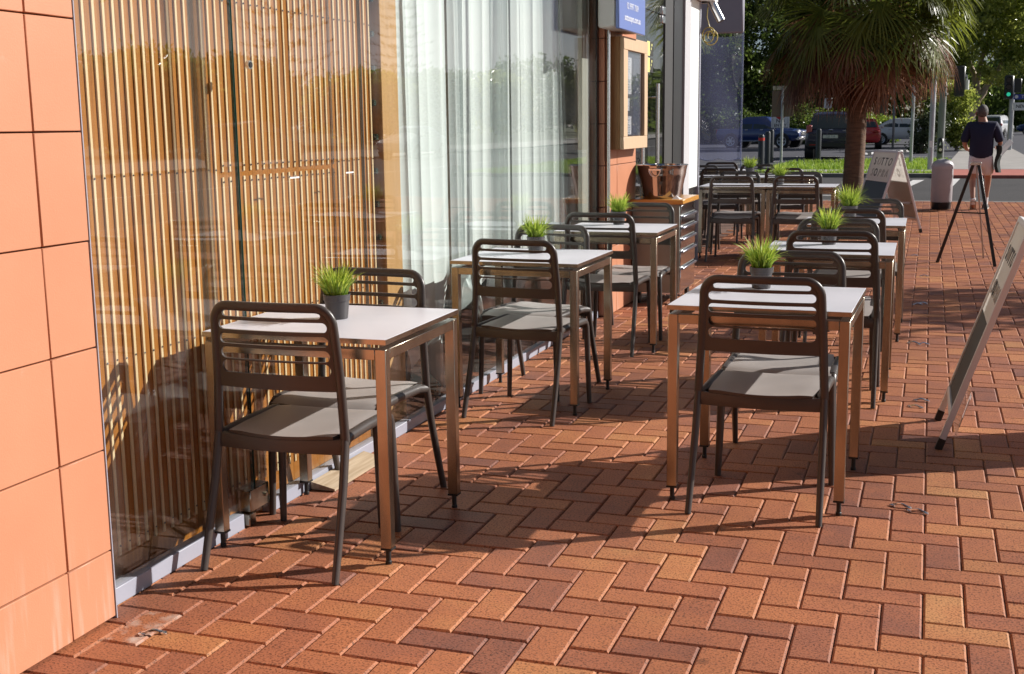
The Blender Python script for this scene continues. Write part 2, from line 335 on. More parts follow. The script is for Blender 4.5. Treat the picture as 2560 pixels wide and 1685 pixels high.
def obj(name, me, parent=None):
    o = bpy.data.objects.new(name, me); COL.objects.link(o)
    if parent is not None: o.parent = parent
    return o
def tag(o, label, cat, group=None, kind=None):
    o['label'] = label; o['category'] = cat
    if group: o['group'] = group
    if kind: o['kind'] = kind
    return o
def structure(o): o['kind'] = 'structure'; return o
def thing(name, label, cat, loc=(0,0,0), rz=0.0, group=None):
    o = bpy.data.objects.new(name, None); COL.objects.link(o); o.empty_display_size = 0.2
    o.location = loc; o.rotation_euler = (0, 0, rz); return tag(o, label, cat, group)
def dup(root, loc, rz, label, group=None, scale=None):
    r = root.copy(); COL.objects.link(r); r.location = loc; r.rotation_euler = (0, 0, rz); r['label'] = label
    if group: r['group'] = group
    if scale: r.scale = scale
    for ch in list(root.children):
        c = ch.copy(); COL.objects.link(c); c.parent = r
        for g in list(ch.children):
            d = g.copy(); COL.objects.link(d); d.parent = c
    return r
def quads_mesh(name, V, F, mats, tone=None, smooth=False):
    me = bpy.data.meshes.new(name)
    V = np.asarray(V, dtype=np.float32); F = np.asarray(F, dtype=np.int32); nf, k = F.shape
    me.vertices.add(len(V)); me.vertices.foreach_set('co', V.ravel())
    me.loops.add(nf*k); me.loops.foreach_set('vertex_index', F.ravel())
    me.polygons.add(nf); me.polygons.foreach_set('loop_start', np.arange(0, nf*k, k, dtype=np.int32))
    me.update(calc_edges=True)
    for m in (mats if isinstance(mats, (list, tuple)) else [mats]): me.materials.append(m)
    if tone is not None:
        a = me.attributes.new('tone', 'FLOAT', 'FACE'); a.data.foreach_set('value', np.asarray(tone, dtype=np.float32))
    me.polygons.foreach_set('use_smooth', [bool(smooth)]*nf)
    return me
def text(mb, s_, size, mtx, mi=0, extrude=0.001, outline=0.0, shear=0.0, spacing=1.0, offset=0.0):
    """Adds lettering to a mesh builder."""
    cu = bpy.data.curves.new('lettering', 'FONT'); cu.body = s_; cu.size = size; cu.align_x = 'CENTER'; cu.align_y = 'CENTER'
    cu.extrude = extrude; cu.shear = shear; cu.space_character = spacing; cu.offset = offset; cu.resolution_u = 4
    if outline: cu.fill_mode = 'NONE'; cu.bevel_depth = outline; cu.bevel_resolution = 0; cu.extrude = 0
    o = bpy.data.objects.new('lettering', cu); COL.objects.link(o)
    bpy.context.view_layer.update()
    me = bpy.data.meshes.new_from_object(o.evaluated_get(bpy.context.evaluated_depsgraph_get()))
    mb.add([mtx @ v.co for v in me.vertices], [list(p.vertices) for p in me.polygons], mi)
    bpy.data.objects.remove(o); bpy.data.curves.remove(cu); bpy.data.meshes.remove(me)
    return mb
def frame_mtx(loc, xdir, ydir):
    x = Vector(xdir).normalized(); y = Vector(ydir); y = (y - x*y.dot(x)).normalized(); z = x.cross(y)
    return Matrix(((x.x,y.x,z.x,loc[0]),(x.y,y.y,z.y,loc[1]),(x.z,y.z,z.z,loc[2]),(0,0,0,1)))
def slab(name, poly, z, m, thick=None):
    """A ground sheet: flat polygon at height z."""
    mb = MB()
    if thick: mb.prism(poly, z-thick, z, axis='z')
    else: mb.add([(x, y, z) for x, y in poly], [list(range(len(poly)))])
    return structure(mb.build(name, m, smooth=0))

# ================================================================== GROUND
U = 0.1134
structure(slab('ground', [(-300,-200),(300,-200),(300,500),(-300,500)], -0.16, mat('far_ground', (0.09, 0.10, 0.05), 0.95, var=0.3, vscale=0.2)))
slab('road', [(-120,22.3),(6.4,22.3),(6.4,-120),(19,-120),(19,300),(8.5,300),(8.5,33.0),(-120,33.0)], -0.08, ASPHALT)
slab('car_park', [(-70,33.3),(-4.35,33.3),(-4.75,43.2),(8.4,50.5),(8.4,130),(-70,130)], -0.012, ASPHALT2)
slab('far_footpath', [(19,-120),(26,-120),(26,300),(19,300)], 0.02, CONCRETE, 0.12)

def build_pavers():
    X0, X1, Y0, Y1 = -2.30, 6.3, -1.6, 22.1
    ox, oy = -0.074, 3.306            # a stretcher's far-left corner
    i0, i1 = int((X0-ox)/U)-2, int((X1-ox)/U)+3; j0, j1 = int((Y0-oy)/U)-2, int((Y1-oy)/U)+3
    rects = []
    for i in range(i0, i1):
        for j in range(j0, j1):
            k = (i-j-1) % 4
            if k == 0: rects.append((i, j, 2, 1))
            elif k == 2: rects.append((i, j-1, 1, 2))
    a = np.array(rects, dtype=float)
    x0, y0 = ox + a[:,0]*U, oy + a[:,1]*U; x1, y1 = x0 + a[:,2]*U, y0 + a[:,3]*U
    keep = (x1 > X0) & (x0 < X1) & (y1 > Y0) & (y0 < Y1)
    x0, y0, x1, y1 = x0[keep], y0[keep], x1[keep], y1[keep]; n = len(x0)
    g, bv = 0.0014, 0.0055
    jit = lambda s: rng.normal(0, s, n)
    x0 = x0 + g + np.abs(jit(.0006)); x1 = x1 - g - np.abs(jit(.0006)); y0 = y0 + g + np.abs(jit(.0006)); y1 = y1 - g - np.abs(jit(.0006))
    z = jit(.0007); tx, ty = jit(.0035), jit(.0035)
    cx, cy = (x0+x1)/2, (y0+y1)/2
    V = np.zeros((n, 12, 3), dtype=np.float32)
    for li, (ins, dz) in enumerate(((bv, 0.0), (0.0, -.0050), (0.0, -.022))):
        for ci, (px, py) in enumerate(((x0+ins, y0+ins), (x1-ins, y0+ins), (x1-ins, y1-ins), (x0+ins, y1-ins))):
            V[:, li*4+ci, 0] = px; V[:, li*4+ci, 1] = py; V[:, li*4+ci, 2] = z + dz + (px-cx)*tx + (py-cy)*ty
    fb = [(0,1,2,3)] + [(4+c, 4+(c+1) % 4, (c+1) % 4, c) for c in range(4)] + [(8+c, 8+(c+1) % 4, 4+(c+1) % 4, 4+c) for c in range(4)]
    F = (np.arange(n)[:,None,None]*12 + np.array(fb)[None]).reshape(-1, 4)
    tone = np.clip(rng.beta(3.9, 3.7, n), 0.0, 1.0)
    me = quads_mesh('pavement', V.reshape(-1,3), F, BRICK, np.repeat(tone, 9))
    sp = ((np.abs(cx+2.045) < .11) & (np.abs(cy-2.74) < .07)).astype(np.float32)
    at = me.attributes.new('splash', 'FLOAT', 'FACE'); at.data.foreach_set('value', np.repeat(sp, 9))
    structure(obj('pavement', me))
BRICK = brick_mat()
build_pavers()
slab('pavement_bed', [(-2.6,-16),(6.31,-16),(6.31,22.12),(-16,22.12),(-16,12.6),(-2.6,12.6)], -0.0085, SAND)
slab('pavement_kerb', [(-16,22.12),(6.3,22.12),(6.3,22.34),(-16,22.34)], 0.0, KERB, 0.14)
slab('street_kerb', [(6.3,-120),(6.5,-120),(6.5,22.34),(6.3,22.34)], 0.0, KERB, 0.14)
slab('verge_kerb', [(-4.6,32.95),(0.1,32.95),(0.1,33.25),(-4.6,33.25)], 0.02, KERB, 0.16)
slab('verge_kerb', [(4.4,32.95),(8.6,32.95),(8.6,33.25),(4.4,33.25)], 0.02, KERB, 0.16)
slab('crossing_ramp', [(0.1,32.6),(4.4,32.6),(3.4,36.4),(0.4,36.4)], 0.0, REDRAMP, 0.15)
slab('verge_soil', [(-4.5,33.25),(8.5,33.25),(8.5,50.0),(-4.7,43.0)], -0.004, LAWN)
slab('footpath', [(0.4,36.4),(3.4,36.4),(3.3,44),(3.6,62),(1.4,62),(0.75,46)], 0.004, CONCRETE)
slab('side_path', [(-4.4,34.3),(0.45,34.3),(0.4,36.0),(-4.4,36.0)], 0.004, CONCRETE)
for nm, poly in (('crossing_line', [(-0.68,26.4),(-0.58,26.4),(-.10,31.6),(-.36,31.6)]), ('crossing_line', [(.30,28.5),(.50,28.5),(.74,32.3),(.52,32.3)]),
                 ('lane_line', [(-14,27.6),(-0.9,27.6),(-0.9,27.72),(-14,27.72)]), ('lane_line', [(-14,24.9),(-1.6,24.9),(-1.6,25.05),(-14,25.05)]),
                 ('parking_line', [(-6.2,41.5),(-6.1,41.5),(-4.3,45.8),(-4.4,45.8)]), ('parking_line', [(-5.0,49.3),(8,49.6),(8,49.75),(-5.0,49.45)]),
                 ('road_line', [(12,-60),(12.12,-60),(12.12,200),(12,200)])):
    slab(nm, poly, -0.076 if nm != 'parking_line' else -0.008, ROADPAINT)

def grass_patch():
    """Verge grass: one mass of blades."""
    n = 26000
    x = rng.uniform(-4.5, 8.4, n); y = 33.3 + (49.8-33.3)*rng.uniform(0, 1, n)**1.3
    lim = 43.0 + (x+4.7)/13.2*7.0
    ok = (y < lim) & ~((y > 34.2) & (y < 36.1) & (x < .45)) & ~((x > .35 + np.clip((y-36)*.03, 0, .9)) & (x < 3.45)) 
    x, y = x[ok], y[ok]; n = len(x)
    h = rng.uniform(.05, .13, n); a = rng.uniform(0, 2*np.pi, n); w = rng.uniform(.012, .03, n)
    lx, ly = rng.normal(0, .04, n), rng.normal(0, .04, n)
    V = np.zeros((n, 3, 3)); V[:,0] = np.c_[x-np.cos(a)*w, y-np.sin(a)*w, np.zeros(n)-.01]; V[:,1] = np.c_[x+np.cos(a)*w, y+np.sin(a)*w, np.zeros(n)-.01]
    V[:,2] = np.c_[x+lx, y+ly, h]
    F = np.arange(n*3).reshape(-1, 3)
    o = obj('grass', quads_mesh('grass', V.reshape(-1,3), F, leaf_mat('verge_grass', (0.17,0.30,0.03), (0.42,0.52,0.08), .6, .4), rng.uniform(0,1,n)))
    tag(o, 'sunny green verge grass beside the concrete path', 'grass', kind='stuff')
grass_patch()

# ================================================================== CAFE BUILDING
cafe = thing('cafe_building', 'cafe shopfront of orange tiles, tall glass, timber slats and curtain', 'building', (0, 0, 0))
GX = -2.24            # outer face of the glass
TX = -2.17            # face of the tiles
def tiled(name, ycols, zrows, x, depth, facing='x', x_cols=None):
    mb = MB(); g = 0.0022
    for (a, b) in ycols:
        for (c, d) in zrows:
            dx = random.uniform(-.0012, .0012)
            mb.box(x-.022+dx, x+dx, a+g, b-g, c+g, d-g, 0, .0018)
    y0, y1 = ycols[0][0], ycols[-1][1]
    mb.box(x-depth, x-.02, y0+.001, y1-.001, zrows[0][0]-.02, zrows[-1][1], 1)
    return mb
TH = .2957
zr = [(0.006, .206)] + [(.206+TH*i, .206+TH*(i+1)) for i in range(13)]
mb = tiled('tile_wall', [(-1.9, -1.3), (-1.3, -0.7), (-.7, -.1), (-.1, .5), (.5, 1.1), (1.1, 1.7), (1.7, 2.0), (2.0, 2.58), (2.58, 2.768)], zr, TX, .3)
mb.build('tile_wall', [TERRA, TERRA_GAP], cafe)
MB().box(TX-.3, TX+.002, 2.7685, 2.7722, 0, 4.05).build('wall_edge_trim', ALU, cafe)
# pier with the menu box
zr2 = [(zz[0]+.0, zz[1]) for zz in zr]
mb = tiled('tile_pier', [(8.50, 8.76), (8.76, 9.36)], zr2, TX, .05)
for (c, d) in zr2: mb.box(GX+.004, TX-.024, 8.478, 8.4995, c+.0035, d-.0035, 0, .0015)
mb.box(GX-.04, TX-.024, 8.4998, 9.36, 0, 4.05, 1)
mb.build('tile_pier', [TERRA, TERRA_GAP], cafe)
MB().tube([(TX+.004, 8.487, 0), (TX+.004, 8.487, 4.05)], .013, 12).build('corner_trim', CHROME, cafe)
MB().box(GX-.05, GX+.004, 8.43, 8.4775, 0, 4.05).build('window_post', BLACK, cafe)
# glass panes
ys = [2.776, 3.668, 4.658, 5.619, 6.573, 7.547, 8.43]
for i in range(6):
    a, b = ys[i] + (.006 if i == 1 else .002), ys[i+1] - (.006 if i == 0 else .002)
    gp = MB().box(GX-.012, GX, a, b, .03, 4.05).build('glass_pane', GLASS, cafe, smooth=0)
MB().box(GX-.011, GX-.001, 3.6625, 3.6655, .05, 4.05).build('glass_edge', GLASS_EDGE, cafe, smooth=0)
MB().box(GX-.0115, GX-.0005, 3.6705, 3.6735, .05, 4.05).build('glass_edge', GLASS_EDGE, cafe, smooth=0)
for i in range(2, 6):
    MB().box(GX-.0118, GX-.0002, ys[i]-.0015, ys[i]+.0015, .06, 4.05).build('glass_joint', mat('silicone_joint', (.12,.13,.13), .4), cafe, smooth=0)
mb = MB().box(GX-.03, GX+.016, 2.776, 3.02, 0.0, .054, 0, .002).box(GX-.03, GX+.012, 3.021, 3.57, 0, .054, 0, .002)
mb.box(GX-.03, GX+.012, 3.76, 8.43, 0, .050, 0, .002)
mb.build('sill_channel', ALU, cafe)
mb = MB().box(GX-.04, GX+.022, 3.60, 3.73, .05, .13, 0, .003).box(GX-.04, GX+.024, 3.585, 3.63, .003, .048, 0, .003).tube([(GX+.02, 3.70, .09), (GX+.03, 3.70, .09)], .008, 10)
mb.build('door_patch_fitting', STEEL, cafe)
# pull-hole knob and stickers on the glass
mb = MB().tube([(GX-.002, 3.762, 1.607), (GX+.010, 3.762, 1.607)], .015, 18).tube([(GX+.0102, 3.762, 1.607), (GX+.012, 3.762, 1.607)], .010, 18, 1)
mb.build('glass_knob', [CHROME, BLACK], cafe)
for y in (4.02, 4.48): MB().box(GX+.0006, GX+.0012, y, y+.07, 1.205, 1.211).build('glass_sticker', WHITE_PAINT, cafe, smooth=0)
# vertical fin behind the first joint
MB().box(GX-.06, GX-.014, 3.50, 3.520, .06, 4.05).build('glass_fin', glass_mat('fin_glass', (.72,.70,.66), .05, haze=.15, hazecol=(.35,.3,.25)), cafe, smooth=0)

# timber slat screen: battens screwed to brown boards
SX = -2.35
mb = MB(); y = 2.80; i = 0
while y < 4.985:
    w = .0118 + random.uniform(-.001, .001)
    z1_ = 3.95
    if 3.715 < y < 4.63:
        mb.box(SX-.0045, SX, y, y+w, .075, 1.222, 0, .001); mb.box(SX-.0045, SX, y, y+w, 1.240, z1_, 0, .001)
        rows = (.107, .69, 1.205, 1.262, 1.83, 2.41)
    else:
        mb.box(SX-.0045, SX + random.uniform(0, .002), y, y+w, .075, z1_, 0, .001); rows = (.107, .69, 1.25, 1.83, 2.41)
    for zz in rows:
        mb.tube([(SX+.0004, y+w/2, zz+random.uniform(-.003,.003)), (SX+.003, y+w/2, zz)], .0032, 8, 1)
    y += .0470; i += 1
mb.build('slat_screen', [SLAT, mat('dull_screw', (.16,.16,.17), .4, .8)], cafe)
mb = MB(); y = 2.776
while y < 4.99:
    w = random.choice((.094, .141, .188)); b = min(y+w, 4.99)
    mb.box(-2.40 - random.uniform(0, .003), SX-.0050 - random.uniform(0, .0012), y+.0008, b-.0008, .0, 3.96); y = b
mb.build('lining_board', BOARD, cafe)
MB().box(-2.45, -2.335, 5.055, 5.235, .0, 4.0, 0, .003).build('timber_jamb', JAMB, cafe)
MB().box(-2.60, -2.56, 4.99, 5.055, 0, 4.0).build('niche_back', DARKROOM, cafe)
MB().box(-2.32, -2.29, 8.235, 8.428, 0, 4.0).build('window_lining', mat('beige_lining', (.43,.43,.375), .7), cafe)
MB().box(-3.6, GX-.052, 8.62, 8.66, 0, 4.0).build('inner_wall', CURTAIN_BEIGE, cafe)
# door, post, column, white blind
DX = -2.205
for a, b in ((9.365, 9.87), (9.876, 10.555)):
    d = MB().box(DX-.012, DX, a, b, .02, 2.29).build('glass_door', GLASS, cafe, smooth=0)
    hy = 9.53 if a < 9.5 else 10.09
    h = MB().tube([(DX+.05, hy, .55), (DX+.05, hy, 1.71)], .0175, 14)
    for zz in (.66, 1.60): h.tube([(DX, hy, zz), (DX+.05, hy, zz)], .008, 10)
    h.build('door_handle', CHROME, d)
MB().box(DX-.012, DX, 9.365, 10.555, 2.296, 4.05).build('transom_glass', GLASS, cafe, smooth=0)
hb = MB().box(DX-.02, DX+.012, 10.44, 10.56, 2.225, 2.288, 0, .003).box(DX-.02, DX+.012, 10.44, 10.56, 2.298, 2.365, 0, .003).build('door_hinge', CHROME, cafe)
mb = MB()
stk = mat('sticker_yellow', (.72,.72,.25), .5); stb = mat('sticker_black', (.02,.02,.02), .5)
for zz in (1.80, 1.93):
    mb.box(DX+.0008, DX+.0016, 9.89, 9.99, zz, zz+.115, 0); mb.box(DX+.0008, DX+.0016, 9.991, 10.12, zz, zz+.115, 1)
    for q in range(3): mb.box(DX+.0018, DX+.0022, 10.01+.02*q, 10.02+.03*q, zz+.02+.03*q, zz+.04+.03*q, 0)
mb.build('door_sticker', [stk, stb], cafe, smooth=0)
MB().box(-2.5, DX+.01, 10.562, 10.90, 0, 4.05).build('door_reveal', mat('charcoal_panel', (.045,.045,.045), .5), cafe)
MB().box(-2.5, DX+.018, 10.903, 11.31, 0, 4.05).build('dark_post', DARKMET, cafe)
MB().box(-2.5, TX+.004, 11.312, 11.585, 0, 4.05).build('render_column', RENDER, cafe)
MB().box(DX-.012, DX, 11.588, 12.2, .03, 2.5).build('glass_screen', GLASS, cafe, smooth=0)
MB().box(DX+.0005, DX+.006, 11.588, 12.198, .76, 2.55).build('white_panel', mat('white_panel_film', (.80,.84,.82), .5), cafe)
MB().box(DX-.02, DX+.02, 12.2, 12.235, 0, 2.56, 0, .003).build('screen_post', ALU, cafe)
# interior shell and roof
mb = MB().box(-6.2, -6.1, -2, 12.2, 0, 4.05).box(-6.1, -2.5, 12.12, 12.195, 0, 4.05).box(-6.1, -2.48, -2, -1.9, 0, 4.05).box(-6.1, -2.3, -1.9, 12.1, -.06, 0.0)
mb.build('room_shell', DARKROOM, cafe)
MB().box(-6.3, -2.12, -2, 12.3, 4.06, 4.3).build('flat_roof', WHITE_PAINT, cafe)
MB().box(-6.1, -2.3, -1.9, 12.1, 4.02, 4.055).build('ceiling', mat('dim_ceiling', (.4,.4,.4), .8), cafe)
# white fascia end with its lamp bracket
mb = MB().box(-2.5, -2.06, 11.6, 12.45, 2.56, 2.62, 0, .004)
mb.prism([(-2.5,2.56),(-2.14,2.56),(-2.06,2.62),(-2.06,2.9),(-2.5,2.9)], 12.25, 12.5); mb.build('white_fascia', WHITE_PAINT, cafe)

# ---- curtain (hangs on its own rail)
cu = bpy.data.materials.new('sheer_curtain'); cu.use_nodes = True
n_, l_ = cu.node_tree.nodes, cu.node_tree.links
b_ = n_['Principled BSDF']; b_.inputs['Base Color'].default_value = (.88,.95,.935,1); b_.inputs['Roughness'].default_value = .9; b_.inputs['Specular IOR Level'].default_value = .1
t_ = n_.new('ShaderNodeBsdfTranslucent'); t_.inputs['Color'].default_value = (.8,.86,.84,1)
tp_ = n_.new('ShaderNodeBsdfTransparent')
m1 = n_.new('ShaderNodeMixShader'); m1.inputs[0].default_value = .14; m2 = n_.new('ShaderNodeMixShader'); m2.inputs[0].default_value = .02
l_.new(b_.outputs[0], m1.inputs[1]); l_.new(t_.outputs[0], m1.inputs[2]); l_.new(m1.outputs[0], m2.inputs[1]); l_.new(tp_.outputs[0], m2.inputs[2]); l_.new(m2.outputs[0], n_['Material Output'].inputs['Surface'])
def curtain():
    nu, nv = 640, 26; V = []; 
    for j in range(nv):
        t = j/(nv-1); z = .07 + t*3.85
        for i in range(nu):
            s = i/(nu-1)
            y = 5.16 + s*3.36 - (max(0, s-.80)/.20)**1.5*(.10 + .42*max(0, t-.30)**.8 + .06*math.sin(5*t))
            ph = s*185 + 3.0*math.sin(s*13) + 2.0*math.sin(s*31+2)
            amp = (.0120 + .0075*math.sin(s*23+1)) * (.75+.4*(1-t))
            x = -2.455 + amp*math.sin(ph) + .012*math.sin(ph*.37+2*t) + .03*(1-t)*math.sin(s*9)
            if t < .12: x += .05*(.12-t)/.12*math.sin(ph*.5); z += .015*math.sin(ph*.31)*(1-t/.12)
            V.append((x, y + .012*math.cos(ph), z))
    F = [(j*nu+i, j*nu+i+1, (j+1)*nu+i+1, (j+1)*nu+i) for j in range(nv-1) for i in range(nu-1)]
    o = obj('curtain', quads_mesh('curtain', V, F, cu, smooth=True))
    tag(o, 'sheer white curtain hanging in folds behind the shop glass', 'curtain')
curtain()

# ---- wine rack in the niche
rack = thing('bottle_rack', 'narrow rack of bottles behind the glass, beside the timber jamb', 'rack', (-2.44, 5.022, 0))
mb = MB()
for i in range(26): mb.box(-.06, .05, -.028, .028, .10+.15*i, .105+.15*i)
mb.box(-.06, .05, -.031, -.0285, 0, 4.0); mb.build('shelf_frame', BLACK, rack)
redlab = mat('red_label', (.45,.05,.06), .4); greenb = mat('green_bottle_glass', (.015,.03,.02), .08)
mb = MB().tube([(-.05,0,.055),(.02,0,.055),(.045,0,.055),(.07,0,.055)], [.036,.036,.014,.013], 12, 0)
mb.tube([(-.03,0,.055),(.012,0,.055)], .0368, 12, 1, caps=False)
bm_ = mb.mesh('wine_bottle', [greenb, redlab])
for i in range(24):
    b = obj('wine_bottle', bm_); b.location = (-2.42, 5.022, .105+.15*i - .015); b.rotation_euler = (random.uniform(-.2,.2), 0, 0)
    tag(b, 'dark bottle with a red label lying in the narrow rack by the timber jamb', 'bottle', 'bottles lying in the rack')

# ---- timber wedge on the ground at the glass
o = MB().prism([(-2.222,.004),(-2.12,.004),(-2.12,.012),(-2.222,.034)], 4.05, 4.52).build('timber_ramp', GREYWOOD)
tag(o, 'weathered timber threshold board lying along the shop glass', 'board')

# ================================================================== FURNITURE
def chair_proto():
    root = thing('cafe_chair', '', 'chair', (0,0,0), 0, 'slatted grey plastic cafe chairs')
    yb = lambda z: .122 - .026*max(0, (z-.60)/.25)**1.3
    bow = lambda x: -.019*(1-min(1, (abs(x)/.215)**2))
    # slatted panel
    slots = [(.8232,.0104,.173), (.7858,.0158,.1895), (.7408,.0163,.1885), (.6945,.0186,.1875), (.6496,.0205,.1855)]
    xs = [.0, .04, .08, .115, .135]
    for zc, h, hw in slots:
        for q in (0, .25, .5, .75, .9, 1): xs.append(hw - h + h*q)
    xs += [.196, .202, .208]
    xs = sorted(set(round(q, 4) for q in xs)); xs = [-q for q in xs[::-1] if q > 0] + xs
    def levels(x):
        ax = abs(x); L = [.5815]
        for zc, h0, hw in slots[::-1]:
            if ax >= hw: h = 0
            elif ax <= hw-h0: h = h0
            else: h = h0*math.sqrt(max(0, 1-((ax-hw+h0)/h0)**2))
            L += [zc-h, zc+h]
        rr = .05; top = .8490
        if ax > .158: top -= rr - math.sqrt(max(0, rr*rr-(ax-.158)**2))
        L.append(max(top, .80 if ax > .206 else top)); 
        for i in range(1, len(L)): L[i] = max(L[i], L[i-1]) if L[i] < L[i-1] else L[i]
        for i in range(len(L)): L[i] = min(L[i], L[-1])
        return L
    bm = bmesh.new(); cols = []
    for x in xs: cols.append([bm.verts.new((x*(1 + .06*(.849-z)/.26), 0, z)) for z in levels(x)])
    for a, b in zip(cols, cols[1:]):
        for k in range(0, len(a)-1, 2):
            bm.faces.new((a[k], b[k], b[k+1], a[k+1]))
    bmesh.ops.remove_doubles(bm, verts=bm.verts[:], dist=1e-5)
    ex = bmesh.ops.extrude_face_region(bm, geom=bm.faces[:])
    nv = set(v for v in ex['geom'] if isinstance(v, bmesh.types.BMVert))
    for v in bm.verts:
        x, z = v.co.x, v.co.z; v.co.y = yb(z) + bow(x) + (.0048 if v in nv else -.0048)
    bmesh.ops.dissolve_degenerate(bm, edges=bm.edges[:], dist=1e-6)
    bmesh.ops.recalc_face_normals(bm, faces=bm.faces[:])
    me = bpy.data.meshes.new('backrest'); bm.to_mesh(me); bm.free(); me.materials.append(PLASTIC)
    me.polygons.foreach_set('use_smooth', [True]*len(me.polygons)); me.set_sharp_from_angle(angle=R(35))
    obj('backrest', me, root)
    # rim
    P = []
    for i in range(9): z = .425 + (.787-.425)*i/8; P.append((-.229 + .0185*i/8, z))
    for i in range(1, 8): a = math.pi - (math.pi/2)*i/8; P.append((-.1545 + .056*math.cos(a), .787 + .060*math.sin(a)))
    for i in range(0, 11): P.append((-.1545 + .309*i/10, .847))
    P2 = P + [(-x, z) for x, z in P[::-1][11:]]
    mb = MB().tube([(x, yb(z)+bow(x)*max(0, min(1, (z-.55)/.1)), z) for x, z in P2], .0122, 12, sy=1.3)
    mb.build('back_frame', PLASTIC, root)
    # seat
    nx, ny = 17, 15; V = []; 
    for side in (0, 1):
        for j in range(ny):
            t = j/(ny-1); y = .116 + .402*t; hw = .189 + .025*min(1, t*1.25)
            for i in range(nx):
                s = -1 + 2*i/(nx-1)
                z = .443 - .011*(1-s*s)*(1-.5*t) - .02*max(0, t-.86)**2/.0196 - .006*max(0, abs(s)-.8)/.2
                yy = y - .016*(1-s*s)*max(0, 1-4*t) + .008*(1-s*s)*max(0, 4*t-3)
                V.append((s*hw*(.985 if side else 1), yy, z - (.030 if side else 0)))
    N = nx*ny; F = []
    for j in range(ny-1):
        for i in range(nx-1):
            a = j*nx+i; F += [(a, a+1, a+nx+1, a+nx), (N+a+nx, N+a+nx+1, N+a+1, N+a)]
    ring = [i for i in range(nx)] + [j*nx+nx-1 for j in range(1, ny)] + [(ny-1)*nx+i for i in range(nx-2, -1, -1)] + [j*nx for j in range(ny-2, 0, -1)]
    for a, b in zip(ring, ring[1:]+ring[:1]): F.append((a, N+a, N+b, b))
    mi = [0 if max(f) < N else 1 for f in F]; sb_ = MB().add(V, F); sb_.m = mi; sb_.build('seat', [SEATPL, PLASTIC], root, smooth=50)  # top faces take the paler, painted-lit plastic
    # rails under the seat: sides, rear apron, front apron
    mb = MB()
    for sx in (-1, 1): mb.tube([(sx*.226,.122,.417), (sx*.213,.170,.424), (sx*.212,.32,.427), (sx*.213,.46,.425), (sx*.2125,.485,.421)], [.0175,.018,.018,.018,.017], 12)
    for (yy, bowy, z0, z1, hw) in ((.122, -.018, .381, .430, .220), (.500, .010, .387, .421, .206)):
        V = []; K = 17
        for i in range(K):
            s = -1+2*i/(K-1); yc = yy + bowy*(1-s*s)
            zt = z1 - .009*(1-s*s)
            for dy, z in ((-.008,z0),(-.011,(z0+zt)/2),(-.006,zt),(.006,zt),(.008,z0)): V.append((s*hw, yc+dy, z))
        F = [(i*5+k, i*5+(k+1) % 5, (i+1)*5+(k+1) % 5, (i+1)*5+k) for i in range(K-1) for k in range(5)]
        mb.add(V, F)
    mb.build('seat_frame', PLASTIC, root, smooth=55)
    for sx in (-1, 1):
        MB().tube([(sx*.229,.122,.428), (sx*.2295,.117,.400), (sx*.231,.092,.29), (sx*.2335,.046,.14), (sx*.236,.0,.0)], [.0130,.0140,.0140,.0132,.0118], 12, sy=1.15).build('leg', PLASTIC, root)
        MB().tube([(sx*.2125,.44,.425), (sx*.213,.478,.423), (sx*.2137,.500,.411), (sx*.2145,.509,.389), (sx*.218,.512,.30), (sx*.222,.514,.15), (sx*.227,.516,.0)], [.0165,.0165,.0162,.0155,.0146,.0135,.0120], 12).build('leg', PLASTIC, root)
    return root
chair0 = chair_proto(); chair0.scale = (.978, 1, 1)
CH = [  # x, y of rear feet, turn (0 = seat towards +Y), label
 (-1.910,3.182, 1.2,'grey slatted chair pulled out nearest the orange tiled wall, its seat in sun'),
 (-1.975,4.250,178.0,'grey slatted chair behind the table nearest the orange wall, facing that table'),
 (-0.540,4.180, -1.5,'grey slatted chair at the sunlit streetside table beside the white leaning board, back to us'),
 (-0.525,5.225,180.0,'grey slatted chair behind the tall grass pot of the nearest streetside table'),
 (-1.847,5.302, -5.5,'grey slatted chair with its back to the curtain table, the second table along the glass'),
 (-1.885,6.325,171.5,'grey slatted chair at the far side of the second table along the curtain'),
 (-0.440,6.060, -1.0,'grey slatted chair at the near side of the middle streetside table'),
 (-0.460,6.990,180.5,'grey slatted chair at the far side of the middle streetside table'),
 (-1.880,7.040, -1.0,'dark grey slatted chair at the near side of the table beside the steel drawer cabinet'),
 (-1.822,8.160,180.0,'grey slatted chair tucked in front of the steel drawer cabinet side'),
 (-0.458,7.620, -1.0,'dark grey slatted chair at the near side of the farthest streetside table'),
 (-0.370,8.770,180.0,'grey slatted chair at the far side of the farthest streetside table, before the folding sign'),
 (-1.866,12.170, -.5,'dark slatted chair before the paired far tables, beside the steel drawer cabinet'),
 (-1.235,12.190, 1.5,'dark slatted chair before the paired far tables, nearer the palm trunk'),
 (-1.932,13.400,179.0,'pale lit slatted chair behind the paired far tables, near the white panel'),
 (-1.283,13.350,181.0,'pale lit slatted chair behind the paired far tables, by the bright grass pot'),
 (-2.313,14.180, 1.0,'dark slatted chair of the second far row, just beyond the white panel'),
 (-1.583,14.260,-1.0,'dark slatted chair of the second far row, behind the bright grass pot'),
 (-2.044,15.660,181.0,'pale slatted chair of the second far row, below the bollards'),
 (-2.690,15.330,179.0,'pale slatted chair at the far row, half hidden by the white panel'),
 (-2.630,16.300, 2.0,'dark slatted chair of the last row, below the clear plastic blind'),
]
for i, (x, y, a, lab) in enumerate(CH):
    if i == 0: chair0.location = (x, y, 0); chair0.rotation_euler = (0,0,R(a)); chair0['label'] = lab
    else: dup(chair0, (x, y, 0), R(a), lab)

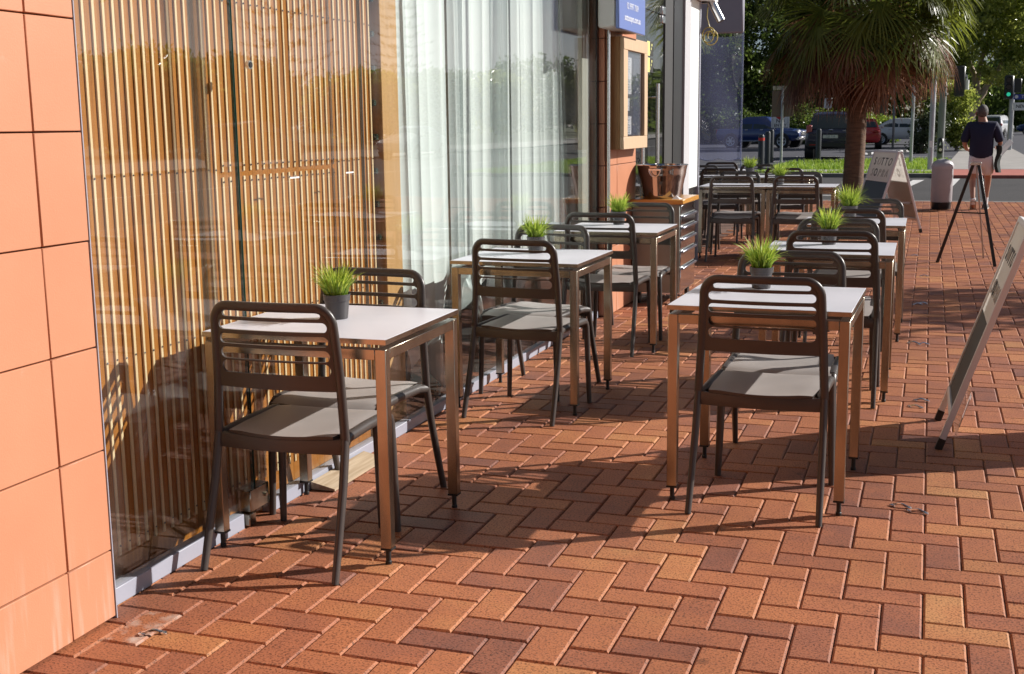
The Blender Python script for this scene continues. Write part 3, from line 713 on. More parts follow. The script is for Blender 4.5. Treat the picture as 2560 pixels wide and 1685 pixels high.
def table_proto():
    root = thing('cafe_table', '', 'table', (0,0,0), 0, 'white square cafe tables on steel legs')
    h = .325
    mb = MB().box(-h, h, -h, h, .7235, .7398, 0, .0012)
    mb.build('tabletop', [WHITE_TOP], root)
    e = MB()
    for s in (-1, 1):
        e.box(s*h-(.0014 if s > 0 else .0006), s*h+(.0006 if s > 0 else .0014), -h-.0014, h+.0014, .7225, .7388)
        e.box(-h+.0014, h-.0014, s*h-(.0014 if s > 0 else .0006), s*h+(.0006 if s > 0 else .0014), .7225, .7388)
    e.build('edge_band', STEEL, root, smooth=0)
    L = h - .0035; w = .036
    f = MB()
    for s in (-1, 1):
        f.box(-L+w+.0005, L-w-.0005, s*L-(w if s > 0 else 0), s*L+(0 if s > 0 else w), .672, .706, 0, .0015)
        f.box(s*L-(w if s > 0 else 0), s*L+(0 if s > 0 else w), -L+w+.0005, L-w-.0005, .672, .706, 0, .0015)
        f.box(-.2, .2, s*.2-.02, s*.2+.02, .7065, .7225)
    f.build('frame', STEEL, root)
    for sx in (-1, 1):
        for sy in (-1, 1):
            x0, x1 = (L-w, L) if sx > 0 else (-L, -L+w); y0, y1 = (L-w, L) if sy > 0 else (-L, -L+w)
            lg = MB().box(x0, x1, y0, y1, .056, .706, 0, .0015).build('leg', STEEL, root)
            cx, cy = (x0+x1)/2, (y0+y1)/2
            MB().box(x0-.001, x1+.001, y0-.001, y1+.001, .050, .0558).lathe([(.0085,.05),(.0085,.012),(.0105,.010),(.0105,0)], 12, 0, cx, cy).build('foot', RUBBER, lg)
    return root
table0 = table_proto()
TB = [(-1.905,3.700, 1.0,'white square table nearest the orange tiled wall, with a grass pot'),
      (-1.873,5.825,-.8,'white square table by the white curtain, second along the glass'),
      (-1.861,7.520, .2,'white square table beside the steel drawer cabinet'),
      (-.548,4.635,-1.5,'white square streetside table nearest the white leaning board, its top in full sun'),
      (-.470,6.520, .3,'white square streetside table in the middle of its row'),
      (-.450,8.290, .2,'white square streetside table farthest along its row'),
      (-1.905,12.845, .6,'white table of the joined far pair, the one touching the white panel'),
      (-1.215,12.835, .4,'white table of the joined far pair, the one nearer the palm trunk'),
      (-2.340,14.920, .3,'white table of the second far row, partly behind the white panel'),
      (-1.660,14.930, .3,'white table of the second far row, below the bollards'),
      (-2.680,17.020, .3,'white table of the last row, close to the clear plastic blind')]
for i, (x, y, a, lab) in enumerate(TB):
    if i == 0: table0.location = (x, y, 0); table0.rotation_euler = (0,0,R(a)); table0['label'] = lab
    else: dup(table0, (x, y, 0), R(a), lab, scale=((1.05, 1, 1) if i in (6, 7, 8, 9) else None))

def grass_mesh(seed, n=230, spread=1.0, height=1.0):
    g = np.random.default_rng(seed); V = []; F = []; T = []
    for _ in range(n):
        a = g.uniform(0, 2*math.pi); r0 = .036*math.sqrt(g.uniform()); lean = (.15 + 1.25*g.uniform()**1.4)*spread
        L = g.uniform(.085, .155)*height; w = g.uniform(.0020, .0040); ca, sa = math.cos(a), math.sin(a)
        bx, by = r0*ca, r0*sa; tw = g.uniform(0, math.pi); wx, wy = math.cos(tw)*w, math.sin(tw)*w; b = len(V)
        K = 6; x, y, z = bx, by, .07; th = lean*.25
        for k in range(K):
            f = 1 - (k/(K-1))**2.2; V += [(x-wx*f, y-wy*f, z), (x+wx*f+1e-5, y+wy*f, z)]
            st = L/(K-1); x += math.sin(th)*ca*st; y += math.sin(th)*sa*st; z += math.cos(th)*st; th += lean*.28
        for k in range(K-1): q = b+2*k; F.append((q, q+1, q+3, q+2)); T.append(min(1, max(0, g.normal(.55, .28) * (.5+.6*k/(K-1)))))
    return quads_mesh('grass_blades', V, F, GRASSBLADE, T, smooth=True)
def pot_thing(x, y, z, rz, lab, seed, sc_, spread=1.0, height=1.0):
    t = thing('potted_grass', lab, 'potted plant', (x, y, z), rz, 'grass pots on the cafe tables'); t.scale = (sc_,)*3
    MB().lathe([(.0355,0),(.0365,.004),(.0425,.062),(.0455,.063),(.0472,.084),(.0452,.085),(.0435,.076),(.0435,.070)], 28, cap1=False).build('pot', POT, t)
    MB().lathe([(.001,.0705),(.0436,.0702)], 20, cap0=False, cap1=False).build('soil', mat('dark_soil', (.02,.016,.012), .9), t)
    obj('grass_blades', grass_mesh(seed, spread=spread, height=height), t)
for args in [(-1.915,3.728,.7405,.3,'small fake grass pot on the table nearest the orange wall',1,1.0,.9,.92),
             (-.612,4.850,.7405,1.2,'fake grass pot with tall splayed blades on the nearest streetside table',2,1.0,1.05,1.0),
             (-1.899,5.935,.7405,2.2,'fake grass pot on the curtain table, second along the glass',3,1.0,1.1,.95),
             (-1.905,7.740,.7405,3.0,'fake grass pot on the table beside the steel drawer cabinet',4,1.0,1.15,1.0),
             (-.492,6.690,.7405,4.1,'fake grass pot on the middle streetside table',5,1.0,1.05,.98),
             (-.490,8.420,.7405,5.2,'dark green grass pot on the farthest streetside table',6,1.08,1.2,1.1),
             (-1.470,12.96,.7405,.8,'bright grass pot on the joined far tables',7,1.1,1.2,1.05),
             (-2.070,15.05,.7405,1.9,'bright grass pot on the second far row of tables, below the bollards',8,1.15,1.1,1.0)]: pot_thing(*args)

# ---- steel drawer cabinet with bucket
cab = thing('drawer_cabinet', 'steel drawer cabinet with a varnished timber top beside the menu pier', 'cabinet', (-1.975, 9.52, 0))
cab.rotation_euler = (0, 0, 0)
mb = MB().box(-.185, .185, -.31, .31, .09, .775, 0, .003)
mb.build('body', mat('cabinet_steel', (.22,.235,.22), .4, .25, var=.1, vscale=5), cab)
MB().box(-.20, .215, -.335, .335, .7755, .812, 0, .004).build('counter_top', COUNTER, cab)
zs = [(.70,.765),(.615,.69),(.525,.605),(.43,.515),(.30,.42),(.10,.29)]
DRW = mat('polished_drawer', (.62,.62,.63), .12, 1.0, var=.06, vscale=3)
for i, (a, b) in enumerate(zs):
    d = MB().box(.1855, .195, -.295, .295, a, b, 0, .002).build('drawer', DRW, cab)
    if i: MB().box(.1955, .214, -.29, .29, b-.022, b-.004, 0, .003).build('handle', mat('anodised_handle', (.30,.32,.38), .3, 1.0), d)
    else: MB().tube([(.195,.18,.735),(.199,.18,.735)], .01, 12).box(.1955, .197, .225, .275, .712, .755).build('lock', BLACK, d)
for sx in (-.14, .14):
    for sy in (-.26, .26):
        MB().tube([(sx-.012,sy,.04),(sx+.012,sy,.04)], .04, 16).box(sx-.016, sx+.016, sy-.02, sy+.02, .06, .09).build('castor', RUBBER, cab)
bk = thing('ice_bucket', 'polished steel ice tub on the timber cabinet top', 'bucket', (-1.968, 9.40, .8125))
R0, R1, HB = .146, .196, .258
prof = [(R0-.01,.004),(R0,.0),(R0+.003,.006)]
for i in range(1, 12): t = i/12; prof.append((R0+(R1-R0)*t + (.002 if i in (8, 9) else 0), HB*t))
prof += [(R1,HB-.006),(R1+.005,HB-.003),(R1+.004,HB+.002),(R1-.003,HB),(R1-.008,HB-.02),(R0-.004,.012),(.001,.012)]
MB().lathe(prof, 56, cap1=False).build('tub', STEEL_POL, bk)
for ang in (-95, 80):
    a = R(ang); c, s = math.cos(a), math.sin(a); rr = R1-.008
    P = [((rr+.012)*c - s*.045*math.cos(q), (rr+.012)*s + c*.045*math.cos(q), HB-.035-.052*math.sin(q)) for q in np.linspace(0, math.pi, 14)]
    mb = MB().tube(P, .0045, 10)
    mb.M = Matrix.Rotation(a, 4, 'Z'); mb.box(rr-.006, rr+.014, -.05, .05, HB-.042, HB-.026, 0, .003)
    mb.build('ring_handle', CHROME, bk)
o = MB().add([(0,0,0),(.06,.01,0),(.08,.05,.001),(.02,.06,.002),(.03,.03,.028),(.055,.035,.012)], [(0,1,4),(1,5,4),(1,2,5),(2,3,5),(3,4,5),(3,0,4)]).build('napkin', WHITE_PAINT, smooth=0)
o.location = (-1.86, 9.24, .8125); tag(o, 'crumpled white napkin beside the steel ice tub', 'napkin')

# ---- menu box on the pier
menu = thing('menu_box', 'oak menu case with glass front on the orange pier', 'menu case', (TX, 8.95, 0))
y0, y1, z0, z1 = -.40, .37, 1.205, 1.995; D0, D1 = .002, .10
mb = MB().box(D0, D1-.03, y0, y1, z0, z1, 0, .002); mb.build('case', wood('oak_case_side', (.36,.20,.08), (.26,.13,.045), .5), menu)
mb = MB()
fw = .105
mb.box(D1-.0295, D1, y0, y1, z1-fw*.85, z1, 0, .003).box(D1-.0295, D1, y0, y1, z0, z0+fw*.85, 0, .003)
mb.box(D1-.0295, D1, y0, y0+fw*1.15, z0+fw*.85+.0005, z1-fw*.85-.0005, 0, .003).box(D1-.0295, D1, y1-fw, y1, z0+fw*.85+.0005, z1-fw*.85-.0005, 0, .003)
mb.build('front_frame', OAK, menu)
paper = mat('menu_paper', (.78,.78,.80), .6); ink = mat('menu_ink', (.10,.10,.12), .6)
mb = MB().box(D1-.0285, D1-.0275, y0+fw*1.2, y1-fw*1.05, z0+fw*.9, z1-fw*.9, 2)
for (a, b, c, d) in ((-.27,-.06,1.60,1.86),(-.27,-.06,1.31,1.44)):
    mb.box(D1-.0272, D1-.0265, a, b, c, d, 0)
    for q in range(int((d-c)/.018)): mb.box(D1-.0264, D1-.0262, a+.03, b-.03-random.uniform(0,.05), c+.012+.018*q, c+.016+.018*q, 1)
mb.box(D1-.0272, D1-.0265, -.25, -.07, 1.455, 1.585, 1); mb.box(D1-.0264, D1-.0262, -.22, -.12, 1.48, 1.57, 0)
mb.box(D1-.0272, D1-.0265, .0, .22, 1.32, 1.86, 3)
mb.build('menu_sheet', [paper, ink, mat('menu_backing', (.12,.12,.15), .5), mat('menu_photo', (.16,.17,.22), .3)], menu, smooth=0)
MB().box(D1-.022, D1-.018, y0+fw*1.16, y1-fw*1.01, z0+fw*.86, z1-fw*.86).build('glass_front', glass_mat('menu_glass', (.95,.96,.97), .05), menu, smooth=0)

# ---- blue light box sign
sg = thing('light_box_sign', 'blue and white light box sign above the oak menu case', 'sign', (TX, 8.55, 0))
MB().box(.003, .13, -.36, .38, 2.03, 2.85, 0, .012).build('housing', mat('sign_housing', (.55,.54,.52), .5), sg)
MB().box(.135, .16, -.39, .40, 2.02, 2.27, 0, .004).box(.135, .16, -.39, .40, 2.2705, 2.86, 1, .004).build('panel', [mat('sign_blue', (.15,.21,.48), .3), WHITE_PAINT], sg)
MB().box(.1305, .1349, -.37, .38, 2.03, 2.85).build('panel_gasket', BLACK, sg)
wt = mat('sign_lettering', (.72,.76,.85), .5)
text(MB(), '02 9997 7009', .062, frame_mtx((.1612, .0, 2.185), (0,1,0), (0,0,1)), 0, .0006).build('lettering', wt, sg, smooth=0)
text(MB(), 'sottosopra.com.au', .064, frame_mtx((.1612, .0, 2.105), (0,1,0), (0,0,1)), 0, .0006, offset=.0008).build('lettering', wt, sg, smooth=0)

# ---- spotlight, loose cable
sp = thing('spotlight', 'silver cylinder spotlight under the white fascia end', 'lamp', (-2.06, 12.35, 2.47))
mb = MB(); mb.M = Matrix.Rotation(R(-28), 4, 'Y'); mb.tube([(0,0,-.11),(0,0,.11)], .042, 18).tube([(0,0,-.113),(0,0,-.109)], .036, 18, 1); mb.build('lamp_body', [CHROME, BLACK], sp)
MB().tube([(0,0,.02),(-.03,0,.13),(-.03,0,.2)], .01, 8).build('bracket', WHITE_PAINT, sp)
P = []
for i in range(64):
    t = i/63*2*math.pi*2.6; r = .055+.022*math.sin(t*.7)
    P.append((-2.135+r*math.cos(t)+.02*i/63, 12.40+.006*i/63, 2.235+1.15*r*math.sin(t)))
P = [(-2.15,12.40,2.55),(-2.16,12.40,2.42),(-2.135,12.40,2.33)] + P
o = MB().tube(P, .005, 8).build('cable', mat('yellow_cable', (.62,.50,.12), .4)); tag(o, 'loop of yellow cable hanging under the white fascia', 'cable')

# ---- clear plastic blind
pb = thing('plastic_blind', 'clear plastic roll-down blind hanging beyond the far tables', 'blind', (0, 17.6, 0))
V = []; nx, nz = 60, 30
for j in range(nz):
    for i in range(nx):
        x = -4.6 + 2.05*i/(nx-1); z = .86 + 1.75*j/(nz-1)
        V.append((x, .018*math.sin(x*9+z*2)+.012*math.sin(z*7+x*3), z - (.03*abs(math.sin(x*11)) if j == 0 else 0)))
F = [(j*nx+i, j*nx+i+1, (j+1)*nx+i+1, (j+1)*nx+i) for j in range(nz-1) for i in range(nx-1)]
obj('clear_sheet', quads_mesh('clear_sheet', V, F, glass_mat('clear_pvc', (.80,.84,.95), .07, rough=.05, haze=.15, fwd_scatter=True, hazecol=(.25,.27,.46)), smooth=True), pb)
MB().box(-4.6, -2.545, -.05, .05, 2.615, 3.1, 0, .02).build('roll_cover', mat('grey_blind_cloth', (.30,.30,.36), .7), pb)
MB().tube([(-2.55,0,0),(-2.55,0,2.62)], .012, 10).build('guide_post', glass_mat('clear_edge', (.75,.8,.92), .07, haze=.25, hazecol=(.5,.55,.75)), pb)
V = []
MB().tube([(-4.6+2.04*i/80, -.004, .875-.03*abs(math.sin((-4.6+2.04*i/80)*11))) for i in range(81)], .007, 6).build('scalloped_hem', mat('pale_hem', (.45,.5,.62), .5), pb)

# ================================================================== STREET FURNITURE NEAR
white_alu = mat('board_frame_white', (.72,.70,.71), .4); dark_board = mat('chalkboard_black', (.012,.013,.016), .45)
ink_b = mat('black_lettering', (.02,.02,.02), .5); ink_g = mat('grey_lettering', (.40,.39,.38), .5)
CORFLUTE = leaf_mat('white_corflute', (.84,.83,.80), (.84,.83,.80), .5, .5)
def a_frame(name, lab, apexN, apexF, half, height, dark_from, panel_mat2, inside=True):
    """Two framed boards hinged at a ridge; returns the thing. Ridge from apexN to apexF (ground positions)."""
    c = (Vector(apexN)+Vector(apexF))/2; e = (Vector(apexF)-Vector(apexN)); W = e.length; e.normalize(); n = Vector((-e.y, e.x))   # n: towards the lettered board's foot
    root = thing(name, lab, 'sandwich board', (c.x, c.y, 0), math.atan2(e.y, e.x))
    # local: x along ridge (near -> far), y = n
    for s in (1, -1):
        bn = 'front_board' if s > 0 else 'rear_board'
        foot = Vector((0, s*half, 0)); top = Vector((0, s*.015, height)); d = (top-foot).normalized(); nn = Vector((0, d.z, -d.y))*s
        def P(u, t, off=0): q = foot + (top-foot)*t + nn*off; return Vector((u, q.y, q.z))
        fr = MB()
        for u in (-W/2+.015, W/2-.015): fr.bar(P(u,.045), P(u,1), .03, .026, 0, nn, .002)
        for t in (.99, .16): fr.bar(P(-W/2+.031, t), P(W/2-.031, t), .028, .024, 0, nn, .002)
        pn = MB().add([P(-W/2+.02,.17,.006), P(W/2-.02,.17,.006), P(W/2-.02,dark_from,.006), P(-W/2+.02,dark_from,.006)], [(0,1,2,3)], 1)
        pn.add([P(-W/2+.02,dark_from,.006), P(W/2-.02,dark_from,.006), P(W/2-.02,.985,.006), P(-W/2+.02,.985,.006)], [(0,1,2,3)], 0)
        pn.add([P(-W/2+.02,.17,.002), P(-W/2+.02,.985,.002), P(W/2-.02,.985,.002), P(W/2-.02,.17,.002)], [(0,1,2,3)], 0)
        b = pn.build(bn, [CORFLUTE, panel_mat2], root, smooth=0)
        fr.build('board_frame', white_alu, b)
        for u in (-W/2+.015, W/2-.015): MB().bar(P(u,0), P(u,.05), .034, .03, 0, nn).build('rubber_foot', RUBBER, b)
        lt = MB()
        # lettering, mirrored reading direction so that it reads from outside
        xd = Vector((-1,0,0)) if s > 0 else Vector((1,0,0))
        def put(word, t, size, styles):
            k = len(word); lt = MB()
            for i, ch in enumerate(word):
                u = (i-(k-1)/2)*size*.92; q = P(xd.x*u, t, .0085)
                st = styles[i]
                text(lt, ch, size, frame_mtx(q, xd, d), 0 if st in 'BI' else 1, .0008, outline=(.0022 if st == 'O' else 0), shear=(.25 if st in 'IO' else 0), offset=(.002 if st == 'B' else 0))
            lt.build('lettering', [ink_b, ink_g], b, smooth=0)
        put('SOTTO', dark_from + (.985-dark_from)*.66, W*.165, 'BOBBI'); put('SOPRA', dark_from + (.985-dark_from)*.28, W*.165, 'OBOOO')
    for u in ((-W/2+.06, W/2-.06) if inside else ()):
        MB().bar((u, -half*.62, height*.37), (u, half*.62, height*.37), .004, .02).build('stay', GALV, root)
    return root, W
a1, W1 = a_frame('folding_sign', 'white and black folding sign reading SOTTO SOPRA in front of the palm', (-.345,15.83), (-.660,16.62), .31, 1.005, .62, dark_board)
a2, W2 = a_frame('leaning_sign', 'white folding board seen edge-on beside the nearest streetside table', (.42,5.345), (.42,5.915), .33, .955, .56, mat('board_dark_panel', (.055,.055,.05), .6), False)
# hanging stay bars of the near board
mb = MB().bar((-.18,-.02,.10),(-.18,-.075,.62),.022,.004,0,(0,1,0)).build('hanging_stay', GALV, a2)
ps = MB().add([(-.2,.262,.03),(.17,.262,.03),(.17,.205,.22),(-.2,.205,.22)], [(0,1,2,3)]).build('leaflet_pocket', glass_mat('leaflet_plastic', (.9,.9,.92), .06, haze=.25, hazecol=(.8,.78,.76)), a2, smooth=0)

es = thing('easel', 'black tripod easel standing on the pavers in front of the walking man', 'easel', (.40, 12.55, 0))
for nm, p, q in (('leg', (-.285,.07,0), (.0,-.03,.97)), ('leg', (.235,-.17,0), (.045,-.03,.97))):
    MB().bar(p, q, .030, .028, 0, (0,1,0), .002).build(nm, BLACK, es)
MB().bar((.16,.55,.0), (.03,.02,.95), .016, .016, 0, (0,1,0), .002).build('rear_leg', GALV, es)
MB().box(-.03, .07, -.06, .0, .955, .985, 0, .003).build('hinge_block', CHROME, es)
MB().bar((-.125,.0,.50), (.14,-.1,.50), .012, .014, 0, (0,0,1)).build('crossbar', BLACK, es)

bn = thing('litter_bin', 'pale grey cylinder bin with a domed top at the kerb', 'bin', (.20, 20.2, 0))
MB().lathe([(.15,.115),(.158,.13),(.160,.60),(.160,.635)], 32).build('body', mat('bin_grey', (.42,.40,.42), .45, var=.06), bn)
MB().lathe([(.166,.632),(.168,.66)] + [(.168*math.cos(a), .66+.125*math.sin(a)) for a in np.linspace(.1, 1.5, 8)], 32).build('dome_lid', mat('bin_lid', (.46,.44,.46), .4), bn)
MB().lathe([(.135,.0),(.148,.02),(.148,.10),(.152,.114)], 32).build('base_ring', BLACK, bn)

# anchors screwed to the pavers
mb = MB()
for s in (-1, 1): mb.lathe([(.010,0),(.010,.004),(.007,.006),(.003,.007)], 10, 0, s*.030, 0)
mb.tube([(-.030,0,.004),(-.018,0,.007),(-.012,0,.010),(0,0,.012),(.012,0,.010),(.018,0,.007),(.030,0,.004)], .0045, 8)
anm = mb.mesh('ground_anchor', CHROME)
def gpt(px, py):
    d = fwd + r2*((px-1280)/CAM_F) - u2*((py-842.5)/CAM_F); t = -CAM_H/d.z; return Vector((0,0,CAM_H)) + d*t
for k, (px, py) in enumerate([(2251,1268),(2293,1282),(2303,1003),(2288,1019),(2283,859),(2308,862),(2294,762),(2306,760),(2310,691),(2286,640),(382,1586)]):
    o = obj('ground_anchor', anm); q = gpt(px, py); o.location = (q.x, q.y, .001); o.rotation_euler = (0,0,random.uniform(-.5,.5))
    if k < 10: tag(o, 'small chromed anchor loop screwed to the pavers in the streetside strip', 'anchor', 'anchor loops in the pavers')
    else: tag(o, 'small chromed anchor loop on the splashed paver by the orange wall', 'anchor')


# ================================================================== PLANTS AND TREES
BARK = mat('grey_bark', (.20,.16,.12), .9, var=.3, vscale=5, bump=.6, bscale=12, stretch=(1,1,.3))
PALEBARK = mat('pale_bark', (.42,.33,.24), .8, var=.25, vscale=3, bump=.3, bscale=10)
PALMBARK = mat('palm_bark', (.15,.085,.05), .9, var=.35, vscale=14, bump=.9, bscale=30, stretch=(.4,.4,2.2))
LEAF_SUN = leaf_mat('gum_leaf', (.11,.17,.024), (.55,.58,.13), .26, .62, spec=.7)
LEAF_DARK = leaf_mat('fig_leaf', (.030,.060,.014), (.19,.26,.050), .35, .5)
LEAF_BUSH = leaf_mat('bush_leaf', (.10,.19,.025), (.34,.44,.06), .4, .5)
PINE = leaf_mat('pine_needle', (.012,.025,.012), (.04,.06,.025), .6, .15)

def leaf_cloud(blobs, n_clump, per, clump_r, size, seed, bias=.55, aspect=1.7):
    """Leaf-sized faces in clumps spread through a set of ellipsoids (cx,cy,cz,rx,ry,rz)."""
    g = np.random.default_rng(seed); blobs = np.asarray(blobs, float)
    w = blobs[:,3]*blobs[:,4]*blobs[:,5]; w = w**.75; w /= w.sum()
    bi = g.choice(len(blobs), n_clump, p=w); d = g.normal(size=(n_clump,3)); d /= np.linalg.norm(d, axis=1)[:,None]
    r = g.uniform(0, 1, n_clump)**(1/3*(1-bias)+.08)
    C = blobs[bi,:3] + d*r[:,None]*blobs[bi,3:6]
    tone_c = g.uniform(.1, .9, n_clump)
    n = n_clump*per
    P = np.repeat(C, per, 0) + g.normal(size=(n,3))*clump_r*np.array([1,1,.7]); T = np.clip(np.repeat(tone_c, per) + g.normal(0,.18,n), 0, 1)
    a = g.normal(size=(n,3)); a[:,2] -= .35; a /= np.linalg.norm(a, axis=1)[:,None]
    b = np.cross(a, g.normal(size=(n,3))); b /= np.linalg.norm(b, axis=1)[:,None]
    s = size*g.uniform(.6, 1.3, n)[:,None]
    V = np.stack([P - a*s*aspect*.5, P + b*s*.42 , P + a*s*aspect*.5, P - b*s*.42], 1)
    return V.reshape(-1,3), np.arange(n*4).reshape(-1,4), T
def limb(mb, a, b, r0, r1, wob=.06, k=6):
    a, b = Vector(a), Vector(b); L = (b-a).length; P = []; Rr = []
    for i in range(k):
        t = i/(k-1); o = Vector((random.uniform(-1,1), random.uniform(-1,1), random.uniform(-.3,.3)))*wob*L*(0 if i in (0, k-1) else 1)*.5
        P.append(a.lerp(b, t)+o); Rr.append(r0+(r1-r0)*t)
    mb.tube(P, Rr, 9); return P
def tree(name, lab, cat, base, limbs, blobs, n_clump, per, clump_r, size, m, bark, seed, group=None, bias=.55):
    x, y = base; root = thing(name, lab, cat, (x, y, -.02), 0, group)
    if limbs:
        mb = MB()
        for a, b, r0, r1 in limbs: limb(mb, a, b, r0, r1)
        mb.build('trunk', bark, root, smooth=60)
    V, F, T = leaf_cloud(blobs, n_clump, per, clump_r, size, seed, bias)
    obj('crown', quads_mesh('crown', V, F, m, T), root); return root

# --- fan palm between the tables and the road
def fan_palm(loc, H, lab, n_green, n_dead, seed, reach=1.0, trunk_r=(.185, .14)):
    g = np.random.default_rng(seed); root = thing('fan_palm', lab, 'palm tree', loc)
    K = 60; P = []; Rr = []
    for i in range(K):
        t = i/(K-1); P.append((.05*math.sin(t*2.2), .03*t, H*t)); Rr.append((trunk_r[0]+(trunk_r[1]-trunk_r[0])*t)*(1+.03*(i % 2)) + .05*max(0, .06-t))
    MB().tube(P, Rr, 18).build('trunk', PALMBARK, root, smooth=60)
    top = np.array(P[-1])
    def fronds(n, dead):
        V = []; F = []; T = []
        for q in range(n):
            az = g.uniform(0, 2*np.pi)
            el = g.uniform(-.22, 1.35) if not dead else (g.uniform(-.75, -.15) if q % 3 else g.uniform(-1.5, -.9))
            pl = (g.uniform(.75, 1.2) if not dead else (g.uniform(.55, 1.15) if q % 3 else g.uniform(.25, .6)))*reach
            z0 = -g.uniform(0, .35) if not dead else (g.uniform(-.40, .15) if q % 3 else -g.uniform(.25, .85))
            u = np.array([math.cos(az), math.sin(az), 0]); up = np.array([0,0,1.])
            p = top + np.array([0,0,z0]) + u*.10; e = el; b = len(V); side = np.array([-u[1], u[0], 0]); K = 7; tone = g.uniform(.1, .9)
            for k in range(K):
                w = .016*(1-.5*k/K); V += [p - side*w, p + side*w]
                d = u*math.cos(e)+up*math.sin(e); p = p + d*pl/(K-1); e -= (.10 if not dead else .05) + .05*max(0, math.cos(e))
            for k in range(K-1): F.append((b+2*k, b+2*k+1, b+2*k+3, b+2*k+2)); T.append(tone)
            d0 = u*math.cos(e)+up*math.sin(e); nrm = up*math.cos(e)-u*math.sin(e)
            ns = 34 if not dead else 24; spread = g.uniform(1.7, 2.3) if not dead else g.uniform(.5, 1.5)
            Ls = (g.uniform(.60, .90) if not dead else (g.uniform(.55, .85) if q % 3 else g.uniform(.6, .95)))*reach; roll = g.normal(0, .35); side2 = side*math.cos(roll)+nrm*math.sin(roll); nrm2 = np.cross(side2, d0)
            for k in range(ns):
                a = -spread + 2*spread*k/(ns-1) + g.normal(0, .03)
                d = d0*math.cos(a)+side2*math.sin(a) + nrm2*(.12+.1*(k % 2)); d /= np.linalg.norm(d)
                L = Ls*(.62+.38*math.cos(a*.55))*g.uniform(.9, 1.08); w0 = .0165 if not dead else .013
                droop = g.uniform(.8, 2.4) if not dead else g.uniform(1.2, 2.6)
                b = len(V); pp = p.copy(); dd = d.copy(); KK = 6
                wd = np.cross(dd, nrm2); wd /= np.linalg.norm(wd)+1e-9
                for kk in range(KK):
                    f = (.55+.45*math.sin(min(1, kk/(KK-1)*2)*math.pi/2))*(1-(kk/(KK-1))**3*.93); V += [pp-wd*w0*f, pp+wd*w0*f]
                    pp = pp + dd*L/(KK-1); dd = dd + np.array([0,0,-1.])*droop*(kk/(KK-1))**1.6*.55; dd /= np.linalg.norm(dd)
                for kk in range(KK-1): F.append((b+2*kk, b+2*kk+1, b+2*kk+3, b+2*kk+2)); T.append(min(1, max(0, tone + g.normal(0, .12))))
        return V, F, T
    V, F, T = fronds(n_green, False)
    obj('green_fronds', quads_mesh('green_fronds', V, F, leaf_mat('palm_leaf', (.045,.075,.010), (.26,.29,.045), .36, .5, spec=.5), T), root)
    V, F, T = fronds(n_dead, True)
    obj('dead_fronds', quads_mesh('dead_fronds', V, F, leaf_mat('dead_palm_leaf', (.13,.052,.030), (.40,.20,.115), .5, .42, spec=.35), T), root)
fan_palm((-1.32, 23.2, 0), 3.75, 'fan palm with a skirt of dry brown fronds beside the folding sign', 100, 150, 5, 1.2)
fan_palm((-6.6, 27.0, 0), 3.9, 'fan palm with brown skirt seen through the clear plastic blind', 46, 90, 11, 1.1)

# --- far trees
tree('leaning_gum', 'tall pale-trunked leaning tree with sunlit leaves beside the walking man', 'tree', (1.25, 67.5),
     [((0,0,0),(.55,.4,1.3),.30,.25), ((.55,.4,1.3),(1.0,.5,2.4),.25,.20), ((1.0,.5,2.4),(.75,.8,3.6),.2,.14), ((1.0,.5,2.4),(1.9,.6,3.9),.17,.11), ((.75,.8,3.6),(-.6,1.0,6.5),.14,.06), ((1.9,.6,3.9),(3.4,.6,6.8),.11,.05), ((.9,.5,3.0),(1.4,.2,7.5),.12,.05)],
     [(0.0,0,6.4,2.6,2.4,2.2),(2.6,.3,6.8,2.6,2.2,2.5),(1.0,0,8.8,3.2,2.6,2.4),(-.9,-.2,4.0,1.2,1.2,1.1),(2.6,-.3,3.9,1.7,1.5,1.0),(.1,.4,2.6,.9,.9,.9),(4.0,.2,5.0,1.5,1.5,1.6)], 950, 34, .24, .14, LEAF_SUN, PALEBARK, 21)
tree('broad_tree', 'dark broad tree behind the poles and the white sedan', 'tree', (-3.4, 88),
     [((0,0,0),(.2,0,2.6),.5,.38), ((.2,0,2.6),(-1.8,.4,6.0),.3,.12), ((.2,0,2.6),(1.9,.2,6.2),.28,.11), ((.2,0,2.6),(0,0,7.5),.25,.1)],
     [(0,0,7.5,4.4,3.6,3.2),(-2.6,0,5.4,2.6,2.4,1.8),(2.6,0,5.6,2.6,2.4,2.0),(0,0,10.4,3.2,2.8,2.2),(3.2,0,3.6,1.6,1.6,1.2)], 1100, 34, .34, .19, LEAF_DARK, BARK, 22)
dk = [(-10.8,83,3.2,'dark dense tree behind the blue pickup cab'),(-14.4,80,3.6,'dark dense tree behind the blue pickup bed'),(-7.4,86,3.4,'dark dense tree behind the no entry sign'),(-18.8,78,3.6,'dark dense tree behind the clear plastic blind')]
for i, (x, y, r, lab) in enumerate(dk):
    tree('dense_tree', lab, 'tree', (x, y), [((0,0,0),(.2,.1,3.0),.32,.22), ((.2,.1,3.0),(-1.2,0,6.2),.2,.08), ((.2,.1,3.0),(1.4,0,6.5),.2,.08)],
         [(0,0,6.8,r,r,2.8),(-1.6,0,4.4,r*.7,r*.7,1.8),(1.7,0,4.6,r*.7,r*.7,1.8),(0,0,9.6,r*.9,r*.8,2.4),(0,-.6,2.6,r*.8,r*.7,1.6)], 760, 34, .32, .17, LEAF_DARK, BARK, 30+i, 'dense trees behind the car park')
